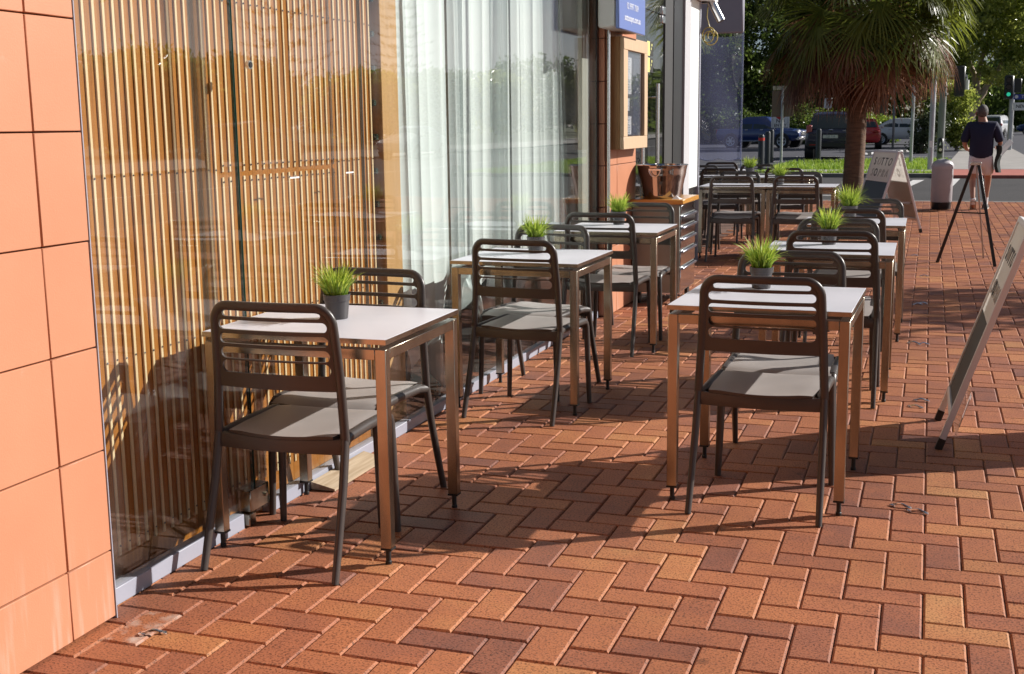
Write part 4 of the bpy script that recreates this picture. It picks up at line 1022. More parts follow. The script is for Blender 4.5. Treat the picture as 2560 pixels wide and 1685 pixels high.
for i, (x, y, r, h, lab) in enumerate([(-5.4,76.5,1.9,2.0,'sunlit green bush above the roof of the dark car'),(-7.9,79,2.2,2.3,'darker green bush left of the sunlit one'),(-3.6,79,1.6,1.7,'sunlit bush just behind the palm trunk'),(-12.6,78.5,2.6,2.4,'dark hedge bush behind the blue pickup')]):
    tree('round_bush', lab, 'bush', (x, y), None, [(0,0,h*.5,r,r*.8,h*.52),(-r*.5,0,h*.35,r*.6,r*.6,h*.4),(r*.55,0,h*.4,r*.6,r*.6,h*.4)], 330, 34, .17, .11, LEAF_BUSH if i in (0, 2) else LEAF_DARK, BARK, 40+i, 'bushes behind the car park')
tree('verge_bush', 'dark twiggy shrub standing on the verge grass left of the poles', 'bush', (-.35, 53.5), [((0,0,0),(.05,0,1.1),.09,.05), ((.1,0,0),(.35,.1,1.6),.05,.02)],
     [(0,0,.35,.42,.4,.35),(.1,0,.95,.5,.45,.6),(.5,.1,1.35,.5,.45,.5)], 190, 26, .11, .07, leaf_mat('olive_leaf', (.03,.045,.015), (.10,.13,.05), .4, .3), BARK, 50)
tree('roadside_tree', 'leafy roadside shrub right of the galvanised pole', 'bush', (1.1, 58.5), [((0,0,0),(.1,0,1.6),.07,.03)],
     [(-.3,0,1.2,.75,.6,.75),(.3,0,.7,.65,.6,.6),(-.1,0,2.3,.8,.7,.8)], 360, 28, .13, .085, LEAF_SUN, BARK, 51)
tree('far_tree', 'dark tree at the far right beyond the traffic signal', 'tree', (9.6, 112), [((0,0,0),(0,0,4),.5,.3)],
     [(0,0,7.5,4.5,4,4.0),(-2.0,0,11.5,3.5,3,3.4),(2.5,0,11,4,3,4)], 800, 34, .4, .22, LEAF_DARK, BARK, 52)
V, F, T = leaf_cloud([(-70+22*i, 215+12*math.sin(i*1.7), 5.0+1.5*math.sin(i*2.3), 15, 6, 6.0) for i in range(13)] + [(9+6*i, 150+10*i, 4.5, 6, 5, 4.8) for i in range(6)], 3600, 34, .9, .5, 77)
tag(obj('far_woods', quads_mesh('far_woods', V, F, LEAF_DARK, T)), 'dark line of far trees beyond the road', 'woods', kind='stuff')
for i, (x, y, r, z, nc, lab) in enumerate([(6.0,13.3,.95,3.8,40,'young street tree at the kerb that dapples the pavers beyond the leaning sign')]):
    tree('kerb_tree', lab, 'tree', (x, y), [((0,0,0),(.03,0,2.6),.05,.035), ((.03,0,2.6),(.2,.1,z),.035,.015), ((.03,0,2.6),(-.3,-.2,z+.2),.03,.012)],
         [(0,0,z,r,r,.5),(.2,.2,z+.4,r*.7,r*.7,.4)], nc, 24, .20, .11, LEAF_SUN, BARK, 90+i, 'young trees at the kerb')
# across the main street: seen mirrored in the shop glass
ac = [(40,62,6.0,'broad tree across the street mirrored in the slat glass'),(46,82,7.0,'second broad tree across the street mirrored in the slat glass'),(44,100,6.4,'broad tree across the street mirrored above the slats'),(48,128,7.5,'broad tree across the street mirrored in the curtain glass'),(52,160,8.5,'far broad tree across the street mirrored in the curtain glass'),(42,46,6.4,'near broad tree across the street mirrored beside the tiles'),(54,210,10,'farthest broad tree across the street mirrored in the door glass')]
for i, (x, y, h, lab) in enumerate(ac):
    tree('street_tree', lab, 'tree', (x, y), [((0,0,0),(0,.2,2.4),.34,.25)], [(0,0,h*.62,4.6,5.6,h*.36),(0,-3.4,h*.5,3.4,3.4,h*.3),(0,3.5,h*.54,3.4,3.6,h*.32),(0,.5,h*.25,3.2,5.6,h*.22)], 620, 30, .42, .26, LEAF_DARK if i % 2 else LEAF_SUN, BARK, 60+i, 'trees across the street')
def norfolk_pine(x, y, H, lab, seed):
    g = np.random.default_rng(seed); root = thing('norfolk_pine', lab, 'pine tree', (x, y, -.05)); mb = MB().tube([(0,0,0),(0,0,H*.5),(0,0,H)], [.45,.3,.04], 10); mb.build('trunk', BARK, root)
    V = []; F = []; T = []
    for k in range(17):
        t = k/16; z = 1.8 + (H-2.5)*t; L = 4.6*(1-t)**.8+.4; na = 6
        for a_ in range(na):
            a = a_*2*math.pi/na + k*.5; u = np.array([math.cos(a), math.sin(a), 0]); sd = np.array([-u[1], u[0], 0])
            for q in range(46):
                s = g.uniform(.12, 1); p = u*L*s + np.array([0,0,z + .10*L*s*s - .25*L*s*(1-s)]) + sd*g.normal(0, .24*(1.1-s)) + g.normal(0,.06,3)
                d = u*g.uniform(.4,1)+sd*g.normal(0,.8)+np.array([0,0,g.uniform(0,.5)]); d /= np.linalg.norm(d); w = np.cross(d, [0,0,1.]); w /= np.linalg.norm(w)+1e-6
                b = len(V); l_ = g.uniform(.35,.6); V += [p-w*.05, p+w*.05, p+d*l_+w*.03, p+d*l_-w*.03]; F.append((b,b+1,b+2,b+3)); T.append(g.uniform())
    obj('crown', quads_mesh('crown', V, F, PINE, T), root)
norfolk_pine(37, 74, 19, 'tall tiered pine across the street mirrored in the upper slat glass', 71)
norfolk_pine(45, 112, 17, 'tall tiered pine across the street mirrored in the curtain glass', 72)

# ================================================================== VEHICLES
TYRE = mat('tyre_rubber', (.018,.018,.019), .7); RIM = mat('alloy_rim', (.50,.51,.53), .3, .9); CARGLASS = mat('car_window', (.035,.045,.045), .05, spec=.9)
LAMPW = mat('headlamp_lens', (.75,.76,.78), .12); LAMPR = mat('tail_lamp_lens', (.35,.015,.012), .2); PLATE = mat('number_plate', (.62,.62,.58), .5); TRIM = mat('black_car_trim', (.016,.016,.017), .5)
def paint(name, col, rough=.22): 
    m = mat(name, col, rough, spec=.6); m.node_tree.nodes['Principled BSDF'].inputs['Coat Weight'].default_value = .6; m.node_tree.nodes['Principled BSDF'].inputs['Coat Roughness'].default_value = .05; return m
def lerp(tab, x):
    xs = [t[0] for t in tab]
    if x <= xs[0]: return tab[0][1:]
    if x >= xs[-1]: return tab[-1][1:]
    for a, b in zip(tab, tab[1:]):
        if a[0] <= x <= b[0]:
            f = (x-a[0])/(b[0]-a[0]+1e-9); return tuple(p+(q-p)*f for p, q in zip(a[1:], b[1:]))
def car(name, lab, loc, rz, pm, sts, wheels, wr, windows, rear_win=None, front_win=None, extras=None, spokes=5, group=None, cat='car'):
    """sts: (x, z_low, z_belt, half_belt, z_roof, half_roof) from tail (x<0) to nose (x>0)."""
    root = thing(name, lab, cat, loc, rz, group)
    def sec(x):
        zl, zb, hb, zr_, hr = lerp(sts, x); hr = max(hr, .02)
        c = min(.06, (zr_-zb)*.5+.012)
        S_ = [(0, zl), (hb*.86, zl), (hb*.965, zl+.10), (hb*1.0, zl+(zb-zl)*.45), (hb*.995, zl+(zb-zl)*.75), (hb*.955, zb), (hr+c*.35, zr_-c), (hr-c*.6, zr_-.006), (hr*.5, zr_+.012), (0, zr_+.018)]
        return S_
    xs = sorted(set([s_[0] for s_ in sts] + [sts[0][0]+(sts[-1][0]-sts[0][0])*i/46 for i in range(47)]))
    V = []; n = 19
    for x in xs:
        h = sec(x); V += [(x, y, z) for y, z in h] + [(x, -y, z) for y, z in h[-2:0:-1]]
    n = len(V)//len(xs); F = [(i*n+k, i*n+(k+1) % n, (i+1)*n+(k+1) % n, (i+1)*n+k) for i in range(len(xs)-1) for k in range(n)]
    F += [list(range(n)), [(len(xs)-1)*n+k for k in range(n)]]
    body = MB().add(V, F).build('body', pm, root, smooth=38)
    def side(x, z, off):
        zl, zb, hb, zr_, hr = lerp(sts, x); t = min(1.05, max(0, (z-zb)/max(.05, (zr_-.05-zb)))); return hb*.955 + (hr-hb*.955)*t + off
    for poly in windows:
        for s_ in (1, -1):
            Vt = []; 
            (xa, za), (xb, zb_), (xc, zc), (xd, zd) = poly; N = 6
            for i in range(N+1):
                f = i/N; x0, z0 = xa+(xb-xa)*f, za+(zb_-za)*f; x1, z1 = xd+(xc-xd)*f, zd+(zc-zd)*f
                for q in range(4): gq = q/3; x, z = x0+(x1-x0)*gq, z0+(z1-z0)*gq; Vt.append((x, s_*side(x, z, .008), z))
            Ft = [(i*4+q, i*4+q+1, (i+1)*4+q+1, (i+1)*4+q) for i in range(N) for q in range(3)]
            MB().add(Vt, Ft).build('window', CARGLASS, root)
    for nm, w in (('rear_window', rear_win), ('windscreen', front_win)):
        if w:
            (x0, z0, h0), (x1, z1, h1) = w; o = .012 if nm == 'windscreen' else -.012
            MB().add([(x0+o, -h0, z0+.008), (x0+o, h0, z0+.008), (x1+o, h1, z1+.008), (x1+o, -h1, z1+.008)], [(0,1,2,3)]).build(nm, CARGLASS, root)
    hw = max(s_[3] for s_ in sts)
    for wx in wheels:
        for s_ in (1, -1):
            yc = s_*(hw-.080)
            MB().tube([(wx, s_*(hw*.7), wr+.02), (wx, s_*(hw+.003), wr+.02)], wr*1.13, 28).build('wheel_arch', TRIM, root)
            ty = MB(); old = ty.M; ty.M = Matrix.Translation((wx, yc, wr)) @ Matrix.Rotation(R(90), 4, 'X')
            ty.lathe([(wr*.66,-.115),(wr*.92,-.12),(wr,-.085),(wr,.085),(wr*.92,.12),(wr*.66,.115)], 30, cap0=False, cap1=False); w = ty.build('wheel', TYRE, root)
            rm = MB(); rm.M = Matrix.Translation((wx, yc, wr)) @ Matrix.Rotation(R(-90 if s_ > 0 else 90), 4, 'X')
            rm.lathe([(wr*.68,.10),(wr*.70,.118),(wr*.62,.112),(wr*.60,.07)], 30, cap0=False, cap1=False).lathe([(.02,.112),(wr*.16,.11),(wr*.16,.07)], 14, cap0=True, cap1=False)
            rm.lathe([(.01,.055),(wr*.62,.055)], 24, 1, cap0=False, cap1=False)
            for k in range(spokes): a = 2*math.pi*k/spokes; rm.bar((math.cos(a)*wr*.1, math.sin(a)*wr*.1, .10), (math.cos(a)*wr*.64, math.sin(a)*wr*.64, .10), wr*.15, .02)
            rm.build('rim', [RIM, TRIM], w)
    if extras: extras(root, body)
    return root

# dark blue pickup, side on, nose to the right
def ex_ute(r, b):
    MB().box(-2.58, -2.50, -.75, .75, .48, .66, 0, .02).build('rear_bumper', CHROME, r)
    mb = MB().box(2.36, 2.62, -.82, .82, .46, .66, 0, .05).box(2.56, 2.64, -.52, .52, .70, .94, 0, .02); mb.build('front_bumper', CHROME, r)
    for s in (1, -1):
        MB().box(2.34, 2.56, s*.60-.17, s*.60+.17, .86, 1.02, 0, .04).build('headlight', LAMPW, r)
        MB().box(1.02, 1.16, s*1.02-.09, s*1.02+.09, 1.12, 1.30, 0, .04).build('wing_mirror', CHROME, r)
        for x in (.36, -.62): MB().box(x-.10, x+.10, s*.955-.012, s*.955+.012, 1.03, 1.06, 0, .008).build('door_handle', CHROME, r)
        MB().tube([(-1.1, s*.93, .40), (1.15, s*.93, .40)], .035, 8).build('side_step', CHROME, r)
        MB().box(-2.62, -2.54, s*.82-.07, s*.82+.07, .80, 1.08, 0, .02).build('tail_light', LAMPR, r)
    MB().box(-2.50, -1.12, -.74, .74, 1.085, 1.135, 0, .01).build('tray_cover', TRIM, r)
car('pickup', 'dark blue double cab pickup parked side-on in front of the dark trees', (-8.50, 66.6, -.012), R(-18), paint('dark_blue_paint', (.020,.045,.17)),
    [(-2.6,.55,1.02,.88,1.06,.80),(-2.52,.42,1.06,.92,1.10,.84),(-1.12,.40,1.06,.94,1.10,.84),(-1.06,.40,1.06,.94,1.68,.66),(-.8,.40,1.06,.94,1.78,.64),(.1,.40,1.06,.94,1.80,.65),(.55,.40,1.05,.94,1.74,.66),(1.28,.40,1.04,.94,1.14,.80),(2.2,.42,.99,.92,1.06,.78),(2.52,.48,.92,.86,.98,.70),(2.6,.56,.82,.78,.86,.60)],
    (-1.62, 1.62), .40, [((-.98,1.10),(-.30,1.10),(-.30,1.66),(-.86,1.66)), ((-.22,1.10),(.98,1.10),(.50,1.60),(-.22,1.68))], ((-1.07,1.2,.6),(-1.0,1.62,.58)), ((1.2,1.16,.68),(.58,1.70,.6)), ex_ute, 6, cat='pickup').scale = (.91,)*3
# dark wagon seen from behind
def ex_suv(r, b):
    for s in (1, -1):
        MB().box(-2.14, -2.02, s*.76-.11, s*.76+.10, .92, 1.24, 0, .03).build('tail_light', mat('tail_lamp_cluster', (.42,.10,.10), .2), r)
        MB().box(-2.285, -2.255, s*.62-.11, s*.62+.11, .52, .56, 0, .01).build('rear_reflector', LAMPR, r)
        MB().tube([(-1.5, s*.60, 1.72), (-1.4, s*.60, 1.76), (.2, s*.60, 1.76), (.3, s*.60, 1.70)], .025, 8).build('roof_rail', TRIM, r)
        MB().box(.62, .76, s*.98-.10, s*.98+.10, 1.08, 1.24, 0, .04).build('wing_mirror', TRIM, r)
    MB().box(-2.27, -2.08, -.86, .86, .42, .66, 0, .05).build('rear_bumper', TRIM, r)
    MB().box(-2.216, -2.2005, -.26, .26, .77, .885, 0, .004).build('number_plate', PLATE, r)
    lt = MB(); text(lt, 'CJZ 11R', .095, frame_mtx((-2.2175, 0, .828), (0,-1,0), (0,0,1)), 0, .0008).build('lettering', mat('plate_blue', (.03,.05,.2), .5), r, smooth=0)
    lt = MB().tube([(-2.125,.07,1.06),(-2.128,0,1.075),(-2.125,-.07,1.06)], .02, 8); lt.build('badge', CHROME, r)
    MB().box(-2.118, -2.108, -.66, -.42, 1.02, 1.045, 0, .004).build('nameplate', CHROME, r)
    mb = MB(); 
    for s in (.42, -.12): mb.box(-1.60, -1.48, s-.14, s+.14, 1.10, 1.36, 0, .05)
    mb.build('headrest', mat('red_headrest', (.45,.07,.04), .7), r)
    MB().tube([(-2.22,-.35,.34),(-2.27,-.35,.33)], .04, 12).build('exhaust', CHROME, r)
car('wagon', 'dark blue wagon parked with its tail towards us left of the palm trunk', (-3.44, 47.6, -.012), R(91), paint('navy_paint', (.010,.014,.040)),
    [(-2.2,.50,.92,.80,.94,.74),(-2.12,.40,1.00,.86,1.02,.80),(-2.06,.38,1.02,.89,1.06,.80),(-1.72,.36,1.03,.90,1.60,.64),(-1.5,.36,1.03,.90,1.68,.64),(-.4,.36,1.02,.90,1.72,.65),(.2,.36,1.01,.90,1.68,.66),(.98,.36,.99,.90,1.08,.76),(1.9,.38,.90,.86,.98,.72),(2.2,.46,.80,.74,.84,.6)],
    (-1.32, 1.32), .335, [((-1.60,1.06),(-.72,1.06),(-.72,1.58),(-1.46,1.56)), ((-.66,1.06),(.62,1.06),(.22,1.52),(-.66,1.60))], ((-2.04,1.10,.70),(-1.76,1.56,.60)), ((.92,1.10,.66),(.26,1.62,.6)), ex_suv, 5)
def ex_sedan(r, b):
    for s in (1, -1):
        MB().box(-2.20, -2.08, s*.62-.14, s*.62+.14, .78, .92, 0, .03).build('tail_light', LAMPR, r)
        MB().box(2.02, 2.2, s*.60-.14, s*.60+.14, .62, .74, 0, .03).build('headlight', LAMPW, r)
        MB().box(.66, .80, s*.94-.08, s*.94+.08, .98, 1.10, 0, .03).build('wing_mirror', WHITE_PAINT, r)
        for x in (.15, -.85): MB().box(x-.09, x+.09, s*.88-.01, s*.88+.012, .86, .885, 0, .006).build('door_handle', CHROME, r)
SED = [(-2.2,.46,.86,.70,.90,.62),(-2.1,.34,.94,.82,1.0,.72),(-1.5,.30,.96,.86,1.08,.74),(-.95,.30,.95,.87,1.40,.60),(-.5,.30,.94,.87,1.46,.60),(.1,.30,.93,.87,1.46,.60),(.5,.30,.92,.87,1.36,.62),(1.12,.30,.90,.86,.98,.74),(1.9,.32,.80,.82,.86,.68),(2.12,.38,.70,.72,.74,.58),(2.2,.46,.62,.62,.64,.5)]
SEDW = [((-1.30,1.0),(-.42,.97),(-.42,1.36),(-.86,1.34)), ((-.36,.97),(.92,.95),(.42,1.30),(-.36,1.38))]
car('sedan', 'white sedan crossing side-on between the palm trunk and the poles', (-1.28, 73.4, -.012), R(-4), paint('white_car_paint', (.62,.63,.66)), SED, (-1.32, 1.32), .31, SEDW, ((-1.52,1.08,.66),(-1.0,1.36,.56)), ((1.06,.98,.66),(.56,1.36,.56)), ex_sedan, 10)
car('sedan', 'silver sedan standing behind the clear plastic blind', (-14.2, 58.0, -.012), R(10), paint('silver_paint', (.34,.37,.40)), SED, (-1.32, 1.32), .31, SEDW, ((-1.52,1.08,.66),(-1.0,1.36,.56)), ((1.06,.98,.66),(.56,1.36,.56)), ex_sedan, 8)
def ex_red(r, b):
    ex_sedan(r, b)
car('hatchback', 'red car half hidden behind the palm trunk', (-3.20, 63.2, -.012), R(93), paint('red_paint', (.50,.02,.025)), [(-1.95,.46,.86,.72,.92,.66),(-1.85,.34,.94,.84,1.02,.74),(-1.55,.30,.95,.86,1.36,.60),(-.4,.30,.93,.87,1.46,.60),(.5,.30,.92,.87,1.34,.62),(1.1,.30,.90,.86,.98,.74),(1.85,.34,.74,.78,.80,.62),(1.98,.44,.62,.62,.64,.5)],
    (-1.2, 1.2), .31, [((-1.3,1.0),(-.42,.97),(-.42,1.36),(-1.2,1.30)), ((-.36,.97),(.92,.95),(.42,1.30),(-.36,1.38))], ((-1.84,1.04,.66),(-1.58,1.32,.56)), ((1.06,.98,.66),(.56,1.32,.56)), ex_red, 5)
WAG = [(-2.2,.50,.92,.80,.96,.72),(-2.1,.40,1.00,.86,1.04,.80),(-1.85,.36,1.03,.90,1.58,.64),(-.4,.36,1.02,.90,1.66,.65),(.2,.36,1.01,.90,1.62,.66),(.98,.36,.99,.90,1.08,.76),(1.9,.38,.90,.86,.98,.72),(2.2,.46,.80,.74,.84,.6)]
WAGW = [((-1.70,1.06),(-.72,1.06),(-.72,1.50),(-1.6,1.50)), ((-.66,1.06),(.62,1.06),(.22,1.48),(-.66,1.54))]
def ex_wag(r, b):
    for s in (1, -1): MB().box(-2.16, -2.02, s*.74-.12, s*.74+.12, .88, 1.06, 0, .03).build('tail_light', LAMPR, r)
    MB().box(-2.24, -2.1, -.82, .82, .42, .62, 0, .04).build('rear_bumper', TRIM, r)
car('wagon', 'white wagon driving away on the far road to the right of the walking man', (4.55, 97.5, -.05), R(75), MATS['white_car_paint'], WAG, (-1.32, 1.32), .335, WAGW, ((-2.08,1.08,.70),(-1.88,1.5,.60)), ((.92,1.10,.66),(.26,1.58,.6)), ex_wag, 5)
car('sedan', 'small dark blue car at the far right edge of the road', (9.3, 116, -.05), R(170), MATS['dark_blue_paint'], SED, (-1.32, 1.32), .31, SEDW, ((-1.52,1.08,.66),(-1.0,1.36,.56)), ((1.06,.98,.66),(.56,1.36,.56)), ex_sedan, 6)
car('sedan', 'distant pale car under the leaning tree', (-.4, 104, -.05), R(20), MATS['silver_paint'], SED, (-1.32, 1.32), .31, SEDW, ((-1.52,1.08,.66),(-1.0,1.36,.56)), ((1.06,.98,.66),(.56,1.36,.56)), ex_sedan, 6)
car('wagon', 'pale wagon parked across the street mirrored in the slat glass', (17.2, 36.5, -.08), R(90), MATS['silver_paint'], WAG, (-1.32, 1.32), .335, WAGW, ((-2.08,1.08,.70),(-1.88,1.5,.60)), ((.92,1.10,.66),(.26,1.58,.6)), ex_wag, 5)
car('sedan', 'white sedan parked across the street mirrored in the curtain glass', (17.4, 50.5, -.08), R(-90), MATS['white_car_paint'], SED, (-1.32, 1.32), .31, SEDW, ((-1.52,1.08,.66),(-1.0,1.36,.56)), ((1.06,.98,.66),(.56,1.36,.56)), ex_sedan, 6)

# ================================================================== POLES, SIGNALS, SIGNS, BOLLARDS
def pole(mb, x, y, h, r, mi=0, z0=-.02): return mb.tube([(x,y,z0),(x,y,h)], r, 14, mi)
p1 = thing('signal_pole', 'thick grey signal pole with a push button box behind the bin', 'pole', (.33, 44, 0))
MB().tube([(0,0,-.02),(0,0,4.6)], .115, 16).build('shaft', PAINTPOLE, p1)
MB().tube([(0,0,2.18),(0,0,2.25)], .16, 16).build('collar', PAINTPOLE, p1)
mb = MB().box(-.085, .085, -.20, -.117, .24, .76, 0, .05); mb.build('button_box', BLACK, p1)
MB().prism([(-.05,.52),(.05,.52),(.05,.50),(.022,.50),(.022,.50),(.0,.64)], -.206, -.2005).build('arrow_plate', WHITE_PAINT, p1)
MB().tube([(0,-.2005,.37),(0,-.215,.37)], .05, 14).build('push_button', CHROME, p1)
MB().box(-.34, -.12, -.16, .08, 2.62, 3.14, 0, .02).build('junction_box', mat('brown_box', (.16,.12,.09), .6), p1)
P = [(.05,-.12,2.75),(.10,-.25,2.45),(.0,-.28,2.30),(-.14,-.2,2.42),(-.2,-.12,2.62)]
MB().tube(P, .02, 8).build('cable', BLACK, p1)
def signal(name_root, dx, dz, w, h, turned):
    hd = MB().box(dx-w/2, dx+w/2, -.28, -.10, dz-h/2, dz+h/2, 0, .04).build('signal_head', BLACK, name_root); return hd
signal(p1, .50, 2.62, .34, 1.0, 0); signal(p1, -.46, 2.9, .30, 1.05, 0)
MB().tube([(.72,-.1,2.34),(.72,-.1,2.66)], .085, 14).build('detector', WHITE_PAINT, p1)
MB().tube([(0,0,2.8),(.72,-.1,2.8),(.72,-.1,2.66)], .025, 8).build('bracket', GALV, p1)
p2 = thing('steel_pole', 'slim galvanised pole with stickers left of the signal pole', 'pole', (.02, 36, 0))
MB().tube([(0,0,-.02),(0,0,2.5),(-.03,0,2.62),(-.14,0,2.70)], .075, 14).build('shaft', GALV, p2)
MB().box(-.05, .05, -.082, -.077, .62, .80, 0).build('sticker', WHITE_PAINT, p2, smooth=0)
p3 = thing('sign_post', 'thin galvanised post standing alone on the verge grass', 'pole', (-.57, 41.2, 0)); MB().tube([(0,0,-.02),(0,0,2.6)], .05, 12).build('shaft', GALV, p3)
p4 = thing('sign_post', 'very thin post in front of the white sedan', 'pole', (-1.8, 65.2, 0)); MB().tube([(0,0,-.02),(0,0,3.6)], .06, 12).build('shaft', PAINTPOLE, p4)
p5 = thing('street_sign', 'brown sign board seen from behind with a white name plate on its pole', 'sign', (-4.56, 40.4, 0))
MB().tube([(0,0,-.02),(0,0,2.42)], .045, 12).build('post', GALV, p5)
MB().box(-.34, .34, .05, .075, 1.52, 2.35, 0, .005).build('board_back', mat('brown_sign_back', (.17,.115,.085), .6), p5)
MB().box(-.32, .32, .05, .08, 2.37, 2.50, 0, .005).build('name_plate', mat('cream_plate', (.55,.48,.38), .6), p5)
p6 = thing('no_entry_sign', 'white NO ENTRY sign behind the brown sign board', 'sign', (-6.85, 60, 0))
MB().tube([(.1,.05,-.02),(.1,.05,1.75)], .04, 12).build('post', GALV, p6)
MB().box(-.43, .43, 0, .02, 1.05, 1.80, 0, .01).build('plate', mat('sign_white', (.72,.72,.70), .5), p6)
MB().tube([(0,-.002,1.70),(0,-.008,1.70)], .24, 24).build('red_disc', mat('sign_red', (.50,.02,.02), .5), p6)
MB().box(-.36, .36, -.004, -.002, 1.075, 1.085).box(-.36, .36, -.004, -.002, 1.775, 1.785).box(-.36, -.35, -.004, -.002, 1.084, 1.776).box(.35, .36, -.004, -.002, 1.084, 1.776).build('border', ink_b, p6, smooth=0)
text(MB(), 'NO', .25, frame_mtx((0,-.006,1.38), (1,0,0), (0,0,1)), 0, .001, offset=.004).build('lettering', ink_b, p6, smooth=0)
text(MB(), 'ENTRY', .19, frame_mtx((0,-.006,1.18), (1,0,0), (0,0,1)), 0, .001, offset=.003).build('lettering', ink_b, p6, smooth=0)
p7 = thing('parking_sign', 'small white parking sign on a post above the sunlit bush', 'sign', (-5.55, 71.5, 0))
MB().tube([(0,0,-.02),(0,0,2.55)], .035, 10).build('post', GALV, p7)
mb = MB().box(-.22, .22, -.05, -.03, 2.05, 2.62, 0, .02); mb.build('plate', MATS['sign_white'], p7)
text(MB(), '1P', .22, frame_mtx((0,-.053,2.38), (1,0,0), (0,0,1)), 0, .001).build('lettering', mat('green_ink', (.03,.12,.06), .5), p7, smooth=0)
for i, (x, y, h, red, lab) in enumerate([(-4.62,35.9,1.02,True,'dark bollard with a red band nearest the far cafe tables'),(-4.90,39.6,1.08,False,'dark bollard second in the row beside the car park'),(-5.15,42.6,1.12,False,'dark bollard third in the row, left of the brown sign'),(-3.64,43.4,1.12,False,'dark bollard standing in front of the dark wagon')]):
    t = thing('bollard', lab, 'bollard', (x, y, -.02), 0, 'dark bollards at the car park')
    MB().lathe([(.09,0),(.09,h*.95),(.07,h),(.02,h+.01)], 16).build('shaft', mat('bollard_navy', (.02,.024,.032), .4), t)
    if red: MB().lathe([(.092,h*.84),(.092,h*.92)], 16, cap0=False, cap1=False).build('red_band', mat('band_red', (.55,.03,.02), .5), t)
for i, (px, y) in enumerate([(-2.1,49.6),(-1.55,51.2),(-1.1,53.0)]):
    w = MB(); w.bar((-.75,0,.06), (.75,0,.06), .15, .11, 0, (0,0,1), .03)
    for q in range(3): w.bar((-.55+.5*q,0,.063), (-.32+.5*q,0,.063), .158, .113, 1, (0,0,1))
    o = w.build('wheel_stop', [WHITE_PAINT, TRIM]); o.location = (px, y+1.5, 0); o.rotation_euler = (0,0,R(58))
    tag(o, ['striped wheel stop nearest the palm trunk','striped wheel stop in the middle of its line','striped wheel stop farthest, by the red car'][i], 'wheel stop', 'striped wheel stops')
ts = thing('traffic_signal', 'green traffic signal with street name signs at the right edge', 'traffic light', (3.32, 58.7, 0))
MB().tube([(0,0,-.05),(0,0,3.0)], .11, 14).build('post', GALV, ts)
MB().box(-.36, .02, -.36, -.13, 2.22, 3.24, 0, .05).build('signal_head', BLACK, ts)
for i, z in enumerate((3.02, 2.72, 2.42)):
    v = MB().tube([(-.17,-.361,z),(-.17,-.50,z+.02)], .125, 18, caps=False).build('visor', BLACK, ts)
    if i == 2:
        gm = bpy.data.materials.new('green_signal_light'); gm.use_nodes = True; b_ = gm.node_tree.nodes['Principled BSDF']
        b_.inputs['Base Color'].default_value = (.02,.3,.2,1); b_.inputs['Emission Color'].default_value = (.05,.9,.55,1); b_.inputs['Emission Strength'].default_value = 0.35
        MB().tube([(-.17,-.362,z),(-.17,-.372,z)], .085, 18).build('green_lamp', gm, ts)
    else: MB().tube([(-.17,-.362,z),(-.17,-.372,z)], .11, 18).build('dark_lamp', mat('unlit_lamp', (.03,.012,.01), .2), ts)
MB().box(.06, .36, -.1, .1, 2.5, 3.1, 0, .03).build('side_signal_head', BLACK, ts)
MB().box(.06, 1.6, -.16, -.13, 2.20, 2.42, 0, .01).build('name_sign', mat('name_sign_blue', (.03,.05,.30), .5), ts)
MB().tube([(.17,-.161,2.31),(.17,-.166,2.31)], .075, 16).build('name_sign_badge', WHITE_PAINT, ts)
text(MB(), 'THE STRAND', .17, frame_mtx((.88,-.163,2.31), (1,0,0), (0,0,1)), 0, .001).build('lettering', WHITE_PAINT, ts, smooth=0)
mb = MB().box(.05, 2.4, -.16, -.13, 1.72, 2.06, 0, .01); mb.build('name_sign', MATS['sign_white'], ts)
text(MB(), 'NEWPORT COMMUNITY', .20, frame_mtx((1.24,-.163,1.89), (1,0,0), (0,0,1)), 0, .001, offset=.003, spacing=.95).build('lettering', ink_b, ts, smooth=0)

# ================================================================== WALKING MAN
def skin_mesh(name, verts, edges, radii, m, parent, root=0, levels=2):
    me = bpy.data.meshes.new(name); me.from_pydata(verts, edges, []); o = bpy.data.objects.new(name, me); COL.objects.link(o)
    o.modifiers.new('Skin', 'SKIN'); sub = o.modifiers.new('Subdivision', 'SUBSURF'); sub.levels = levels; sub.render_levels = levels
    for i, r in enumerate(radii):
        sv = me.skin_vertices[0].data[i]; sv.radius = (r if isinstance(r, tuple) else (r, r)); sv.use_root = (i == root)
    bpy.context.view_layer.update()
    m2 = bpy.data.meshes.new_from_object(o.evaluated_get(bpy.context.evaluated_depsgraph_get()))
    bpy.data.objects.remove(o); bpy.data.meshes.remove(me); m2.name = name; m2.materials.clear()
    for q in (m if isinstance(m, list) else [m]): m2.materials.append(q)
    m2.polygons.foreach_set('use_smooth', [True]*len(m2.polygons))
    return obj(name, m2, parent)
SKIN = mat('skin', (.40,.205,.135), .5); NAVY = mat('navy_polo_cloth', (.010,.013,.045), .8, bump=.2, bscale=25); SHORT = mat('pale_shorts_cloth', (.68,.67,.72), .85, bump=.25, bscale=20)
HAIR = mat('grey_hair', (.10,.094,.09), .75, var=.6, vscale=45, bump=.8, bscale=80); SHOE = mat('dark_trainer', (.03,.028,.026), .6); SOLE = mat('pale_sole', (.45,.42,.38), .6); SOCK = mat('white_sock', (.75,.75,.76), .8)
man = thing('person', 'man in a navy polo and pale shorts walking away towards the crossing', 'person', (.745, 20.2, 0), R(-4)); man.scale = (.925,)*3
